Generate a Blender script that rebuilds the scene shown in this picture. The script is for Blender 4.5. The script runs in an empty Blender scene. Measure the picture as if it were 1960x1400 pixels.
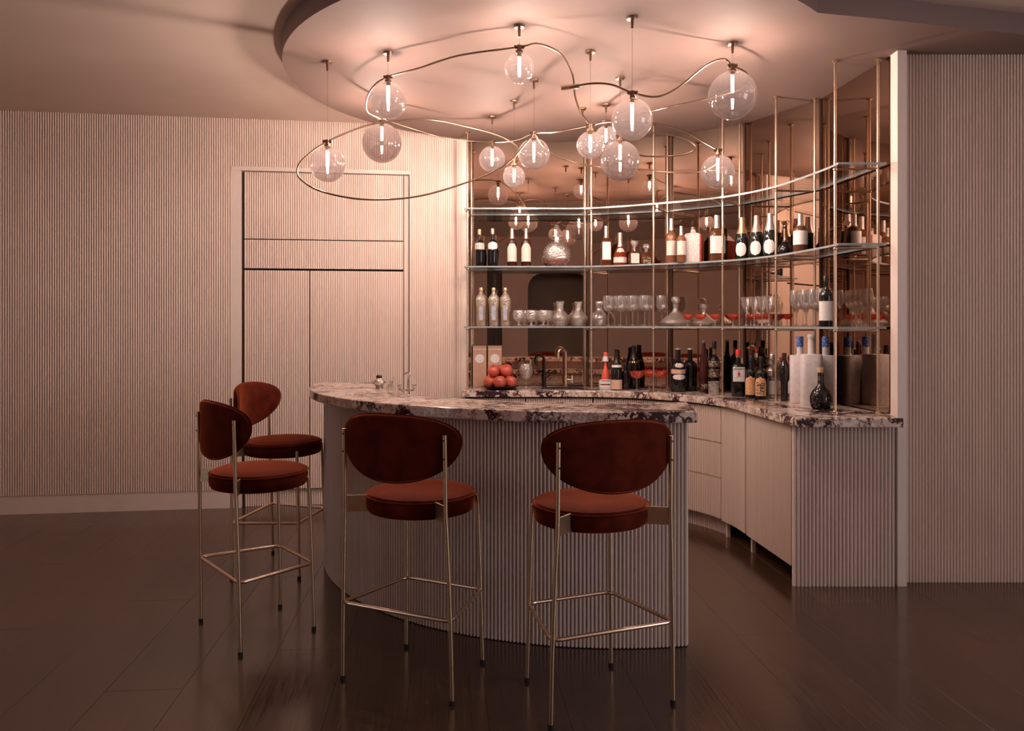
import bpy, math, random
from mathutils import Vector
random.seed(7)
sc = bpy.context.scene
col = sc.collection
PI = math.pi
EYE = 1.43            # eye height
FPX = 1500.0          # focal length in pixels of the 1960 px wide frame
HORIZON = 622.0

# ------------------------------------------------------------------ camera
cam = bpy.data.cameras.new('camera')
cam.sensor_width = 36.0
cam.lens = 36.0 * FPX / 1960.0
cam.shift_y = -(700.0 - HORIZON) / 1960.0
cam.clip_start = 0.05
camo = bpy.data.objects.new('camera', cam)
camo.location = (0, 0, EYE)
camo.rotation_euler = (PI / 2, 0, 0)
col.objects.link(camo)
sc.camera = camo

# ------------------------------------------------------------------ world, light, exposure
w = bpy.data.worlds.new('dim_evening')
sc.world = w
w.use_nodes = True
w.node_tree.nodes['Background'].inputs[0].default_value = (0.75, 0.72, 0.80, 1)
w.node_tree.nodes['Background'].inputs[1].default_value = 0.25

def area(name, loc, rot, sx, sy, power, colr):
    l = bpy.data.lights.new(name, 'AREA')
    l.shape = 'RECTANGLE'; l.size = sx; l.size_y = sy
    l.energy = power; l.color = colr
    o = bpy.data.objects.new(name, l)
    o.location = loc; o.rotation_euler = rot
    col.objects.link(o)
    return o
ADDED_WINDOW_POWER = 20  # lights at two side windows, added to brighten the bar front and walls
area('window_daylight', (-5.12, 0.6, 1.55), (0, -PI / 2, 0), 2.2, 2.4, ADDED_WINDOW_POWER, (1.0, 0.92, 0.90))
area('window_daylight', (5.12, 0.6, 1.55), (0, PI / 2, 0), 2.2, 2.4, ADDED_WINDOW_POWER * 5.0, (1.0, 0.93, 0.93))

LAMP_RADIANCE = 2700.0      # led filaments in the globes
LAMP_COLOR = (1.0, 0.905, 0.81)
sc.view_settings.view_transform = 'Standard'
sc.view_settings.look = 'None'
sc.view_settings.exposure = 0.2
sc.view_settings.gamma = 1.0
sc.view_settings.use_curve_mapping = False
sc.cycles.use_denoising = True
sc.cycles.max_bounces = 14
sc.cycles.diffuse_bounces = 4
sc.cycles.glossy_bounces = 6
sc.cycles.transparent_max_bounces = 40
sc.cycles.caustics_reflective = False
sc.cycles.caustics_refractive = False
sc.cycles.sample_clamp_indirect = 6.0

# ------------------------------------------------------------------ materials
MATS = {}
def nodes_of(name):
    m = bpy.data.materials.new(name)
    m.use_nodes = True
    nt = m.node_tree
    return m, nt, nt.nodes['Principled BSDF'], nt.nodes['Material Output']

def N(nt, typ, **kw):
    n = nt.nodes.new(typ)
    for k, v in kw.items():
        setattr(n, k, v)
    return n

def ramp(nt, stops, interp='LINEAR'):
    n = nt.nodes.new('ShaderNodeValToRGB')
    cr = n.color_ramp
    cr.interpolation = interp
    while len(cr.elements) < len(stops):
        cr.elements.new(0.5)
    for e, (p, c) in zip(cr.elements, stops):
        e.position = p
        e.color = (c[0], c[1], c[2], 1)
    return n

def mat(name, c, rough=0.5, metal=0.0, var=0.08, scale=12.0, bump=0.0, bscale=80.0, spec=0.5, sheen=None, coat=0.0, stretch=None):
    """principled surface with a little procedural tone variation"""
    m, nt, b, out = nodes_of(name)
    tc = N(nt, 'ShaderNodeTexCoord')
    src = tc.outputs['Object']
    if stretch:
        mp = N(nt, 'ShaderNodeMapping'); mp.inputs['Scale'].default_value = stretch
        nt.links.new(src, mp.inputs['Vector']); src = mp.outputs['Vector']
    no = N(nt, 'ShaderNodeTexNoise')
    no.inputs['Scale'].default_value = scale
    no.inputs['Detail'].default_value = 4
    nt.links.new(src, no.inputs['Vector'])
    lo = [x * (1 - var) for x in c]; hi = [min(1, x * (1 + var)) for x in c]
    r = ramp(nt, [(0.3, lo), (0.7, hi)])
    nt.links.new(no.outputs['Fac'], r.inputs['Fac'])
    nt.links.new(r.outputs['Color'], b.inputs['Base Color'])
    b.inputs['Roughness'].default_value = rough
    b.inputs['Metallic'].default_value = metal
    b.inputs['Specular IOR Level'].default_value = spec
    b.inputs['Coat Weight'].default_value = coat
    if sheen:
        b.inputs['Sheen Weight'].default_value = sheen[0]
        b.inputs['Sheen Roughness'].default_value = sheen[1]
        b.inputs['Sheen Tint'].default_value = (*sheen[2], 1)
    if bump > 0:
        n2 = N(nt, 'ShaderNodeTexNoise')
        n2.inputs['Scale'].default_value = bscale
        nt.links.new(src, n2.inputs['Vector'])
        bp = N(nt, 'ShaderNodeBump')
        bp.inputs['Strength'].default_value = bump
        bp.inputs['Distance'].default_value = 0.004
        nt.links.new(n2.outputs['Fac'], bp.inputs['Height'])
        nt.links.new(bp.outputs['Normal'], b.inputs['Normal'])
    MATS[name] = m
    return m

def glass(name, tint, refl=0.08, edge=0.75, haze=0.0, hazec=(0.9, 0.85, 0.8), rough=0.02, power=3.0, cut=0.0):
    """thin clear glass: tinted straight-through light, fresnel reflections, a trace of scatter"""
    m, nt, b, out = nodes_of(name)
    nt.nodes.remove(b)
    no = N(nt, 'ShaderNodeTexNoise'); no.inputs['Scale'].default_value = 6
    tc = N(nt, 'ShaderNodeTexCoord'); nt.links.new(tc.outputs['Object'], no.inputs['Vector'])
    r = ramp(nt, [(0.3, [x * 0.97 for x in tint]), (0.7, tint)])
    nt.links.new(no.outputs['Fac'], r.inputs['Fac'])
    tr = N(nt, 'ShaderNodeBsdfTransparent')
    nt.links.new(r.outputs['Color'], tr.inputs['Color'])
    gl = N(nt, 'ShaderNodeBsdfGlossy'); gl.inputs['Roughness'].default_value = rough
    gl.inputs['Color'].default_value = (0.95, 0.93, 0.92, 1)
    lw = N(nt, 'ShaderNodeLayerWeight'); lw.inputs['Blend'].default_value = 0.5
    if cut > 0:
        vo = N(nt, 'ShaderNodeTexVoronoi'); vo.inputs['Scale'].default_value = 75
        nt.links.new(tc.outputs['Object'], vo.inputs['Vector'])
        bp = N(nt, 'ShaderNodeBump'); bp.inputs['Strength'].default_value = cut; bp.inputs['Distance'].default_value = 0.006
        nt.links.new(vo.outputs['Distance'], bp.inputs['Height'])
        nt.links.new(bp.outputs[0], gl.inputs['Normal']); nt.links.new(bp.outputs[0], lw.inputs['Normal'])
    pw = N(nt, 'ShaderNodeMath', operation='POWER'); pw.inputs[1].default_value = power
    nt.links.new(lw.outputs['Facing'], pw.inputs[0])
    mr = N(nt, 'ShaderNodeMapRange')
    mr.inputs['To Min'].default_value = refl; mr.inputs['To Max'].default_value = edge
    nt.links.new(pw.outputs[0], mr.inputs['Value'])
    mx = N(nt, 'ShaderNodeMixShader')
    nt.links.new(mr.outputs[0], mx.inputs[0])
    nt.links.new(tr.outputs[0], mx.inputs[1]); nt.links.new(gl.outputs[0], mx.inputs[2])
    last = mx
    if haze > 0:
        df = N(nt, 'ShaderNodeBsdfDiffuse'); df.inputs['Color'].default_value = (*hazec, 1)
        m2 = N(nt, 'ShaderNodeMixShader'); m2.inputs[0].default_value = haze
        nt.links.new(mx.outputs[0], m2.inputs[1]); nt.links.new(df.outputs[0], m2.inputs[2])
        last = m2
    nt.links.new(last.outputs[0], out.inputs['Surface'])
    MATS[name] = m
    return m

def emit(name, c, strength):
    m, nt, b, out = nodes_of(name)
    nt.nodes.remove(b)
    e = N(nt, 'ShaderNodeEmission')
    e.inputs[0].default_value = (*c, 1); e.inputs[1].default_value = strength
    nt.links.new(e.outputs[0], out.inputs['Surface'])
    MATS[name] = m
    return m

def marble(name):
    m, nt, b, out = nodes_of(name)
    tc = N(nt, 'ShaderNodeTexCoord')
    mp = N(nt, 'ShaderNodeMapping'); mp.inputs['Scale'].default_value = (1.0, 1.25, 1.0)
    mp.inputs['Rotation'].default_value = (0.3, 0.2, 0.5)
    nt.links.new(tc.outputs['Object'], mp.inputs['Vector'])
    n1 = N(nt, 'ShaderNodeTexNoise'); n1.inputs['Scale'].default_value = 9.0; n1.inputs['Detail'].default_value = 6
    n1.inputs['Roughness'].default_value = 0.65
    nt.links.new(mp.outputs[0], n1.inputs['Vector'])
    md = N(nt, 'ShaderNodeMixRGB', blend_type='ADD'); md.inputs[0].default_value = 0.42
    nt.links.new(mp.outputs[0], md.inputs[1]); nt.links.new(n1.outputs['Color'], md.inputs[2])
    vo = N(nt, 'ShaderNodeTexVoronoi', feature='DISTANCE_TO_EDGE'); vo.inputs['Scale'].default_value = 9.5
    nt.links.new(md.outputs[0], vo.inputs['Vector'])
    n2 = N(nt, 'ShaderNodeTexNoise'); n2.inputs['Scale'].default_value = 4.6; n2.inputs['Detail'].default_value = 5
    nt.links.new(tc.outputs['Object'], n2.inputs['Vector'])
    # veins widen where the second noise is high
    r2 = ramp(nt, [(0.45, (0.0, 0, 0)), (0.63, (1, 1, 1))])
    nt.links.new(n2.outputs['Fac'], r2.inputs['Fac'])
    wd = N(nt, 'ShaderNodeMath', operation='MULTIPLY'); wd.inputs[1].default_value = 0.20
    nt.links.new(r2.outputs['Color'], wd.inputs[0])
    wd2 = N(nt, 'ShaderNodeMath', operation='SUBTRACT'); wd2.inputs[1].default_value = 0.040
    nt.links.new(wd.outputs[0], wd2.inputs[0]); wd = wd2
    sb = N(nt, 'ShaderNodeMath', operation='SUBTRACT')
    nt.links.new(vo.outputs['Distance'], sb.inputs[0]); nt.links.new(wd.outputs[0], sb.inputs[1])
    rv = ramp(nt, [(0.0, (0.045, 0.020, 0.026)), (0.035, (0.16, 0.085, 0.085)), (0.075, (0.60, 0.47, 0.41)), (0.2, (0.82, 0.70, 0.62))])
    nt.links.new(sb.outputs[0], rv.inputs['Fac'])
    n3 = N(nt, 'ShaderNodeTexNoise'); n3.inputs['Scale'].default_value = 16; n3.inputs['Detail'].default_value = 5
    nt.links.new(tc.outputs['Object'], n3.inputs['Vector'])
    r3 = ramp(nt, [(0.35, (0.78, 0.68, 0.66)), (0.6, (1, 1, 1))])
    nt.links.new(n3.outputs['Fac'], r3.inputs['Fac'])
    mm = N(nt, 'ShaderNodeMixRGB', blend_type='MULTIPLY'); mm.inputs[0].default_value = 1.0
    nt.links.new(rv.outputs['Color'], mm.inputs[1]); nt.links.new(r3.outputs['Color'], mm.inputs[2])
    nt.links.new(mm.outputs[0], b.inputs['Base Color'])
    b.inputs['Roughness'].default_value = 0.16
    MATS[name] = m
    return m

def floorwood(name):
    m, nt, b, out = nodes_of(name)
    tc = N(nt, 'ShaderNodeTexCoord')
    oi = N(nt, 'ShaderNodeObjectInfo')
    ad = N(nt, 'ShaderNodeVectorMath', operation='ADD')
    nt.links.new(tc.outputs['Object'], ad.inputs[0]); nt.links.new(oi.outputs['Location'], ad.inputs[1])
    mp = N(nt, 'ShaderNodeMapping'); mp.inputs['Scale'].default_value = (60, 2.2, 1)
    nt.links.new(ad.outputs[0], mp.inputs['Vector'])
    no = N(nt, 'ShaderNodeTexNoise'); no.inputs['Scale'].default_value = 1.6; no.inputs['Detail'].default_value = 7
    no.inputs['Distortion'].default_value = 1.2
    nt.links.new(mp.outputs[0], no.inputs['Vector'])
    r = ramp(nt, [(0.25, (0.044, 0.022, 0.013)), (0.5, (0.066, 0.034, 0.020)), (0.75, (0.098, 0.052, 0.031))])
    nt.links.new(no.outputs['Fac'], r.inputs['Fac'])
    rr = ramp(nt, [(0.0, (0.85, 0.85, 0.85)), (1.0, (1.15, 1.13, 1.1))])
    nt.links.new(oi.outputs['Random'], rr.inputs['Fac'])
    mm = N(nt, 'ShaderNodeMixRGB', blend_type='MULTIPLY'); mm.inputs[0].default_value = 1
    nt.links.new(r.outputs[0], mm.inputs[1]); nt.links.new(rr.outputs[0], mm.inputs[2])
    nt.links.new(mm.outputs[0], b.inputs['Base Color'])
    r4 = ramp(nt, [(0.3, (0.15, 0.15, 0.15)), (0.8, (0.24, 0.24, 0.24))])
    nt.links.new(no.outputs['Fac'], r4.inputs['Fac'])
    nt.links.new(r4.outputs[0], b.inputs['Roughness'])
    bp = N(nt, 'ShaderNodeBump'); bp.inputs['Strength'].default_value = 0.05; bp.inputs['Distance'].default_value = 0.001
    nt.links.new(no.outputs['Fac'], bp.inputs['Height']); nt.links.new(bp.outputs[0], b.inputs['Normal'])
    b.inputs['Specular IOR Level'].default_value = 0.95
    MATS[name] = m
    return m

def printed(name, base, ink, bands=9.0, thr=0.56, noise=60.0):
    """paper label with rows of small printed marks (flat print)"""
    m, nt, b, out = nodes_of(name)
    tc = N(nt, 'ShaderNodeTexCoord')
    no = N(nt, 'ShaderNodeTexNoise'); no.inputs['Scale'].default_value = noise; no.inputs['Detail'].default_value = 2
    mp = N(nt, 'ShaderNodeMapping'); mp.inputs['Scale'].default_value = (1.0, 1.0, 2.2)
    nt.links.new(tc.outputs['Object'], mp.inputs['Vector']); nt.links.new(mp.outputs[0], no.inputs['Vector'])
    r = ramp(nt, [(thr - 0.02, base), (thr + 0.02, ink)])
    nt.links.new(no.outputs['Fac'], r.inputs['Fac'])
    nt.links.new(r.outputs[0], b.inputs['Base Color'])
    b.inputs['Roughness'].default_value = 0.55
    MATS[name] = m
    return m

# paint, wood, stone
mat('wall_paint', (0.76, 0.62, 0.55), 0.6, var=0.03, scale=3)
mat('flute_paint', (0.82, 0.67, 0.59), 0.5, var=0.04, scale=4, stretch=(6, 6, 0.5))
mat('bar_flute_paint', (0.74, 0.61, 0.56), 0.5, var=0.05, scale=4, stretch=(6, 6, 0.5))
mat('cabinet_paint', (0.80, 0.66, 0.58), 0.5, var=0.03, scale=4, stretch=(6, 6, 0.5))
mat('trim_paint', (0.80, 0.66, 0.59), 0.5, var=0.03)
mat('ceiling_paint', (0.20, 0.124, 0.10), 0.75, var=0.03, scale=2)
mat('upper_ceiling_paint', (0.72, 0.56, 0.47), 0.75, var=0.03, scale=2)
mat('rim_paint', (0.25, 0.17, 0.15), 0.7, var=0.03, scale=2)
mat('rear_wall_paint', (0.62, 0.46, 0.39), 0.8, var=0.05, scale=2)
mat('passage_paint', (0.42, 0.37, 0.34), 0.8, var=0.1, scale=2)
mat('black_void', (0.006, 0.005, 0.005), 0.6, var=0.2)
mat('dark_gap', (0.03, 0.018, 0.014), 0.7, var=0.2)
mat('window_frame_paint', (0.02, 0.018, 0.02), 0.4, var=0.1)
marble('viola_marble')
floorwood('dark_oak')
mat('subfloor', (0.008, 0.005, 0.004), 0.6)
# metals
mat('brass', (0.78, 0.60, 0.45), 0.24, 1.0, var=0.06, scale=20)
mat('brushed_brass', (0.62, 0.45, 0.29), 0.36, 1.0, var=0.05, scale=60, stretch=(1, 1, 8))
mat('aged_brass', (0.24, 0.155, 0.11), 0.32, 1.0, var=0.12, scale=20)
mat('dark_bronze', (0.06, 0.045, 0.04), 0.35, 0.9, var=0.2)
mat('chrome', (0.72, 0.68, 0.66), 0.10, 1.0, var=0.03)
mat('steel_sink', (0.10, 0.09, 0.085), 0.35, 1.0, var=0.05)
mat('rubber_black', (0.01, 0.01, 0.01), 0.6, var=0.2)
mat('bronze_mirror', (0.56, 0.41, 0.32), 0.012, 1.0, var=0.015, scale=1.5)
mat('mirror_edge', (0.10, 0.06, 0.045), 0.4, 0.6, var=0.1)
# velvet
mat('rust_velvet', (0.090, 0.0125, 0.0058), 0.8, var=0.35, scale=14, bump=0.25, bscale=240, spec=0.05, sheen=(1.0, 0.32, (1.0, 0.25, 0.11)))
# glass
glass('smoked_globe', (0.49, 0.42, 0.40), refl=0.07, edge=0.45, haze=0.02, hazec=(0.5, 0.4, 0.38))
glass('shelf_glass', (0.95, 0.97, 0.97), refl=0.05, edge=0.5)
mat('shelf_edge', (0.28, 0.32, 0.33), 0.15, var=0.15, scale=30, spec=0.8)
glass('clear_glass', (0.97, 0.96, 0.95), refl=0.13, edge=0.9, haze=0.045, rough=0.17, power=1.4)
glass('cut_crystal', (0.95, 0.93, 0.91), refl=0.20, edge=0.8, haze=0.06, rough=0.20, power=1.5, cut=0.6)
glass('red_glass', (0.98, 0.60, 0.52), refl=0.08, edge=0.7, haze=0.13, hazec=(0.90, 0.20, 0.13), rough=0.12)
glass('amber_glass', (0.72, 0.36, 0.20), refl=0.06, edge=0.7, haze=0.12, hazec=(0.5, 0.16, 0.06))
glass('cognac_glass', (0.70, 0.22, 0.10), refl=0.06, edge=0.7, haze=0.25, hazec=(0.62, 0.10, 0.03))
glass('pale_gold_glass', (0.96, 0.90, 0.80), refl=0.18, edge=0.9, haze=0.12, hazec=(0.80, 0.66, 0.48), rough=0.18, power=1.4, cut=0.6)
glass('window_glass', (0.9, 0.92, 0.95), refl=0.05, edge=0.5)
mat('black_glass', (0.008, 0.006, 0.007), 0.06, var=0.2, spec=0.7)
mat('dark_red_glass', (0.05, 0.010, 0.008), 0.06, var=0.2, spec=0.7)
mat('dark_green_glass', (0.010, 0.014, 0.010), 0.06, var=0.2, spec=0.7)
mat('brown_glass', (0.12, 0.045, 0.022), 0.07, var=0.25, spec=0.7)
mat('bourbon_glass', (0.22, 0.085, 0.04), 0.07, var=0.25, spec=0.7)
mat('frosted_glass', (0.72, 0.66, 0.66), 0.45, var=0.10, scale=40, bump=0.15, bscale=90)
mat('cream_glass', (0.55, 0.47, 0.42), 0.2, var=0.1)
# paper, foil, caps
printed('cream_label', (0.72, 0.64, 0.56), (0.52, 0.44, 0.38), thr=0.6, noise=130)
printed('white_label', (0.82, 0.78, 0.75), (0.58, 0.53, 0.50), thr=0.62, noise=150)
printed('orange_label', (0.66, 0.27, 0.12), (0.78, 0.50, 0.28), thr=0.5, noise=70)
printed('picture_label', (0.70, 0.40, 0.22), (0.03, 0.02, 0.02), thr=0.48, noise=55)
printed('pattern_label', (0.80, 0.74, 0.70), (0.42, 0.24, 0.22), thr=0.55, noise=120)
printed('gold_pattern_label', (0.05, 0.03, 0.025), (0.42, 0.30, 0.18), thr=0.54, noise=55)
printed('peach_label', (0.72, 0.47, 0.36), (0.55, 0.28, 0.2), thr=0.6, noise=100)
printed('blue_label', (0.05, 0.11, 0.40), (0.45, 0.48, 0.66), thr=0.6, noise=80)
printed('grey_label', (0.46, 0.46, 0.54), (0.22, 0.20, 0.24), thr=0.58, noise=120)
printed('banner_label', (0.70, 0.30, 0.22), (0.75, 0.66, 0.6), thr=0.52, noise=90)
mat('red_paint', (0.62, 0.035, 0.025), 0.4, var=0.1)
mat('coral_plastic', (0.85, 0.13, 0.08), 0.35, var=0.08)
mat('kraft_board', (0.56, 0.34, 0.24), 0.7, var=0.06, scale=20)
mat('white_paper', (0.80, 0.77, 0.74), 0.7, var=0.03)
mat('ink_black', (0.02, 0.015, 0.015), 0.6, var=0.1)
mat('gold_foil', (0.78, 0.52, 0.30), 0.3, 0.9, var=0.2, scale=40)
mat('rose_foil', (0.75, 0.50, 0.42), 0.3, 0.8, var=0.15, scale=40)
mat('silver_foil', (0.70, 0.66, 0.64), 0.3, 0.8, var=0.15, scale=40)
mat('cap_black', (0.012, 0.010, 0.010), 0.35, var=0.2)
mat('cap_cork', (0.50, 0.32, 0.20), 0.6, var=0.15, scale=60)
mat('plate_dark', (0.02, 0.017, 0.016), 0.3, var=0.2)
mat('apple_skin', (0.56, 0.11, 0.07), 0.32, var=0.4, scale=9, stretch=(1, 1, 0.4))
mat('apple_stem', (0.09, 0.045, 0.02), 0.7, var=0.2)
emit('filament', LAMP_COLOR, LAMP_RADIANCE)

# ------------------------------------------------------------------ mesh helpers
class MB:
    def __init__(self):
        self.v = []; self.f = []
    def add(self, vs, fs):
        o = len(self.v)
        self.v += [tuple(p) for p in vs]
        self.f += [tuple(i + o for i in f) for f in fs]
        return self
    def box(self, c, s, rz=0.0):
        cx, cy, cz = c; hx, hy, hz = s[0] / 2, s[1] / 2, s[2] / 2
        co, si = math.cos(rz), math.sin(rz)
        vs = []
        for z in (-hz, hz):
            for x, y in ((-hx, -hy), (hx, -hy), (hx, hy), (-hx, hy)):
                vs.append((cx + x * co - y * si, cy + x * si + y * co, cz + z))
        return self.add(vs, [(0, 3, 2, 1), (4, 5, 6, 7), (0, 1, 5, 4), (1, 2, 6, 5), (2, 3, 7, 6), (3, 0, 4, 7)])
    def prism(self, poly, z0, z1):
        n = len(poly)
        vs = [(x, y, z0) for x, y in poly] + [(x, y, z1) for x, y in poly]
        fs = [tuple(reversed(range(n))), tuple(range(n, 2 * n))]
        fs += [(i, (i + 1) % n, n + (i + 1) % n, n + i) for i in range(n)]
        return self.add(vs, fs)
    def lathe(self, prof, seg=24, c=(0, 0, 0), nexp=2.0, sy=1.0):
        """prof: (r, z) list; nexp > 2 squares the cross-section where the ring is wide"""
        rmax = max(p[0] for p in prof)
        rings = []
        vs = []
        for r, z in prof:
            if r < 1e-6:
                rings.append([len(vs)]); vs.append((c[0], c[1], c[2] + z))
            else:
                e = nexp if r > 0.62 * rmax else 2.0
                ring = []
                for k in range(seg):
                    a = 2 * PI * k / seg
                    q = superr(a, e)
                    ring.append(len(vs))
                    vs.append((c[0] + r * q * math.cos(a), c[1] + sy * r * q * math.sin(a), c[2] + z))
                rings.append(ring)
        fs = []
        for a, b in zip(rings, rings[1:]):
            if len(a) == 1 and len(b) == 1:
                continue
            for k in range(seg):
                k2 = (k + 1) % seg
                if len(a) == 1: fs.append((a[0], b[k2], b[k]))
                elif len(b) == 1: fs.append((a[k], a[k2], b[0]))
                else: fs.append((a[k], a[k2], b[k2], b[k]))
        # orientation: profile runs bottom to top, so flip to face outwards
        fs = [tuple(f) for f in fs]
        return self.add(vs, fs)
    def tube(self, pts, r, seg=10, closed=False, caps=True):
        pts = [Vector(p) for p in pts]
        n = len(pts)
        vs = []; fs = []
        up = Vector((0, 0, 1))
        prev = None
        for i, p in enumerate(pts):
            if closed:
                t = (pts[(i + 1) % n] - pts[i - 1]).normalized()
            else:
                t = (pts[min(i + 1, n - 1)] - pts[max(i - 1, 0)]).normalized()
            if prev is None:
                a = t.cross(up)
                if a.length < 1e-3: a = t.cross(Vector((1, 0, 0)))
            else:
                a = prev - t * prev.dot(t)
            a.normalize(); prev = a
            b = t.cross(a)
            rr = r[i] if isinstance(r, (list, tuple)) else r
            for k in range(seg):
                an = 2 * PI * k / seg
                q = p + a * (rr * math.cos(an)) + b * (rr * math.sin(an))
                vs.append(tuple(q))
        m = n if closed else n - 1
        for i in range(m):
            j = (i + 1) % n
            for k in range(seg):
                k2 = (k + 1) % seg
                fs.append((i * seg + k, i * seg + k2, j * seg + k2, j * seg + k))
        if caps and not closed:
            fs.append(tuple(reversed(range(seg))))
            fs.append(tuple((n - 1) * seg + k for k in range(seg)))
        return self.add(vs, fs)
    def sphere(self, c, r, seg=24, rings=14, sz=1.0):
        prof = [(0 if i in (0, rings) else r * math.sin(PI * i / rings), -r * sz * math.cos(PI * i / rings)) for i in range(rings + 1)]
        return self.lathe(prof, seg, c)
    def build(self, name, m, parent=None, smooth=False, fix=True):
        me = bpy.data.meshes.new(name)
        me.from_pydata(self.v, [], self.f)
        me.update()
        me.validate()
        if fix:
            import bmesh
            bm = bmesh.new(); bm.from_mesh(me)
            bmesh.ops.recalc_face_normals(bm, faces=bm.faces)
            bm.to_mesh(me); bm.free()
        o = bpy.data.objects.new(name, me)
        ms = m if isinstance(m, (list, tuple)) else [m]
        for x in ms:
            me.materials.append(MATS[x])
        if smooth:
            me.polygons.foreach_set('use_smooth', [True] * len(me.polygons))
            try:
                me.set_sharp_from_angle(angle=math.radians(38))
            except Exception:
                pass
        col.objects.link(o)
        if parent: o.parent = parent
        return o

def superr(a, e):
    if e <= 2.001: return 1.0
    return 1.0 / (abs(math.cos(a)) ** e + abs(math.sin(a)) ** e) ** (1.0 / e)

def catmull(pts, sub=8, closed=False):
    P = [Vector(p) for p in pts]; n = len(P); out = []
    rng = n if closed else n - 1
    for i in range(rng):
        if closed:
            p0, p1, p2, p3 = P[i - 1], P[i], P[(i + 1) % n], P[(i + 2) % n]
        else:
            p0, p1, p2, p3 = P[max(i - 1, 0)], P[i], P[i + 1], P[min(i + 2, n - 1)]
        for k in range(sub):
            t = k / sub
            out.append(0.5 * (2 * p1 + (p2 - p0) * t + (2 * p0 - 5 * p1 + 4 * p2 - p3) * t * t + (3 * p1 - p0 - 3 * p2 + p3) * t ** 3))
    if not closed: out.append(P[-1])
    return out

def thing(name, label, cat, loc=(0, 0, 0), rz=0.0, group=None):
    o = bpy.data.objects.new(name, None)
    o.empty_display_size = 0.05
    o.location = loc; o.rotation_euler = (0, 0, rz)
    o['label'] = label; o['category'] = cat
    if group: o['group'] = group
    col.objects.link(o)
    return o

def tag(o, label, cat, group=None):
    o['label'] = label; o['category'] = cat
    if group: o['group'] = group
    return o

def struct(o, label=None):
    o['kind'] = 'structure'
    if label: o['label'] = label
    return o

def copy_tree(o, parent=None):
    c = o.copy(); col.objects.link(c); c.parent = parent
    for ch in [x for x in bpy.data.objects if x.parent == o]:
        copy_tree(ch, c)
    return c

def at(px, py, depth):
    """a point of the place from a sight line of the photograph and its distance"""
    return Vector(((px - 980.0) / FPX * depth, depth, EYE + (HORIZON - py) / FPX * depth))

def resample(path, step):
    """points along a 2-D polyline at equal arc length, with normals to the right of travel"""
    P = [Vector(p) for p in path]
    L = [0.0]
    for a, b in zip(P, P[1:]): L.append(L[-1] + (b - a).length)
    n = max(1, round(L[-1] / step))
    return P, L, n

def along(P, L, s):
    s = max(0, min(L[-1], s))
    i = 0
    while i < len(L) - 2 and L[i + 1] < s: i += 1
    t = (s - L[i]) / max(1e-9, L[i + 1] - L[i])
    p = P[i].lerp(P[i + 1], t)
    d = (P[i + 1] - P[i]).normalized()
    # smooth the direction near joints
    if t < 0.5 and i > 0:
        d = ((P[i] - P[i - 1]).normalized().lerp(d, 0.5 + t)).normalized()
    elif t > 0.5 and i < len(P) - 2:
        d = (d.lerp((P[i + 2] - P[i + 1]).normalized(), t - 0.5)).normalized()
    return p, Vector((d.y, -d.x))

PITCH = 0.0175
def flutes(path, z0, z1, depth=0.012, back=0.010, pitch=PITCH):
    """reeded panel: half-round ribs with narrow grooves along a path, ribs on the right-hand side of travel"""
    P, L, n = resample(path, pitch)
    w = L[-1] / n
    us = (0.0, 0.30, 0.34, 0.44, 0.65, 0.86, 0.96)
    front = []; rear = []
    for i in range(n):
        for u in us:
            p, nn = along(P, L, (i + u) * w)
            q = (u - 0.30) / 0.70      # a flat groove, then a half-round rib
            hgt = depth * max(0.0, 1 - abs(2 * q - 1) ** 2.6) ** 0.5 if q > 0 else 0.0
            front.append(p + nn * hgt); rear.append(p - nn * back)
    p, nn = along(P, L, L[-1]); front.append(p); rear.append(p - nn * back)
    m = MB(); k = len(front)
    vs = [(q.x, q.y, z0) for q in front] + [(q.x, q.y, z1) for q in front] + [(q.x, q.y, z0) for q in rear] + [(q.x, q.y, z1) for q in rear]
    fs = []
    for i in range(k - 1):
        fs.append((i, i + 1, k + i + 1, k + i))
        fs.append((2 * k + i + 1, 2 * k + i, 3 * k + i, 3 * k + i + 1))
        fs.append((k + i, k + i + 1, 3 * k + i + 1, 3 * k + i))
        fs.append((i + 1, i, 2 * k + i, 2 * k + i + 1))
    fs.append((0, k, 3 * k, 2 * k)); fs.append((k - 1, 3 * k - 1, 4 * k - 1, 2 * k - 1))
    m.add(vs, fs)
    return m

def strip(path, t, z0, z1):
    """plain wall of thickness t to the left of travel"""
    P, L, n = resample(path, 1)
    fr = [Vector(p) for p in path]
    bk = []
    for i, p in enumerate(fr):
        d = (fr[min(i + 1, len(fr) - 1)] - fr[max(i - 1, 0)]).normalized()
        bk.append(p + Vector((-d.y, d.x)) * t)
    return MB().prism([tuple(p) for p in fr] + [tuple(p) for p in reversed(bk)], z0, z1)

def arc(c, r, a0, a1, n):
    return [(c[0] + r * math.cos(math.radians(a0 + (a1 - a0) * i / n)), c[1] + r * math.sin(math.radians(a0 + (a1 - a0) * i / n))) for i in range(n + 1)]

# ================================================================== THE SETTING
CEIL = 3.04; DISC = 2.93; TOP = 0.93
def wl(x):                       # the flat fluted wall on the left: depth at x
    return 6.36 + 0.134 * (x + 0.37)
WR = 5.0; WF = -1.5

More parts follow.
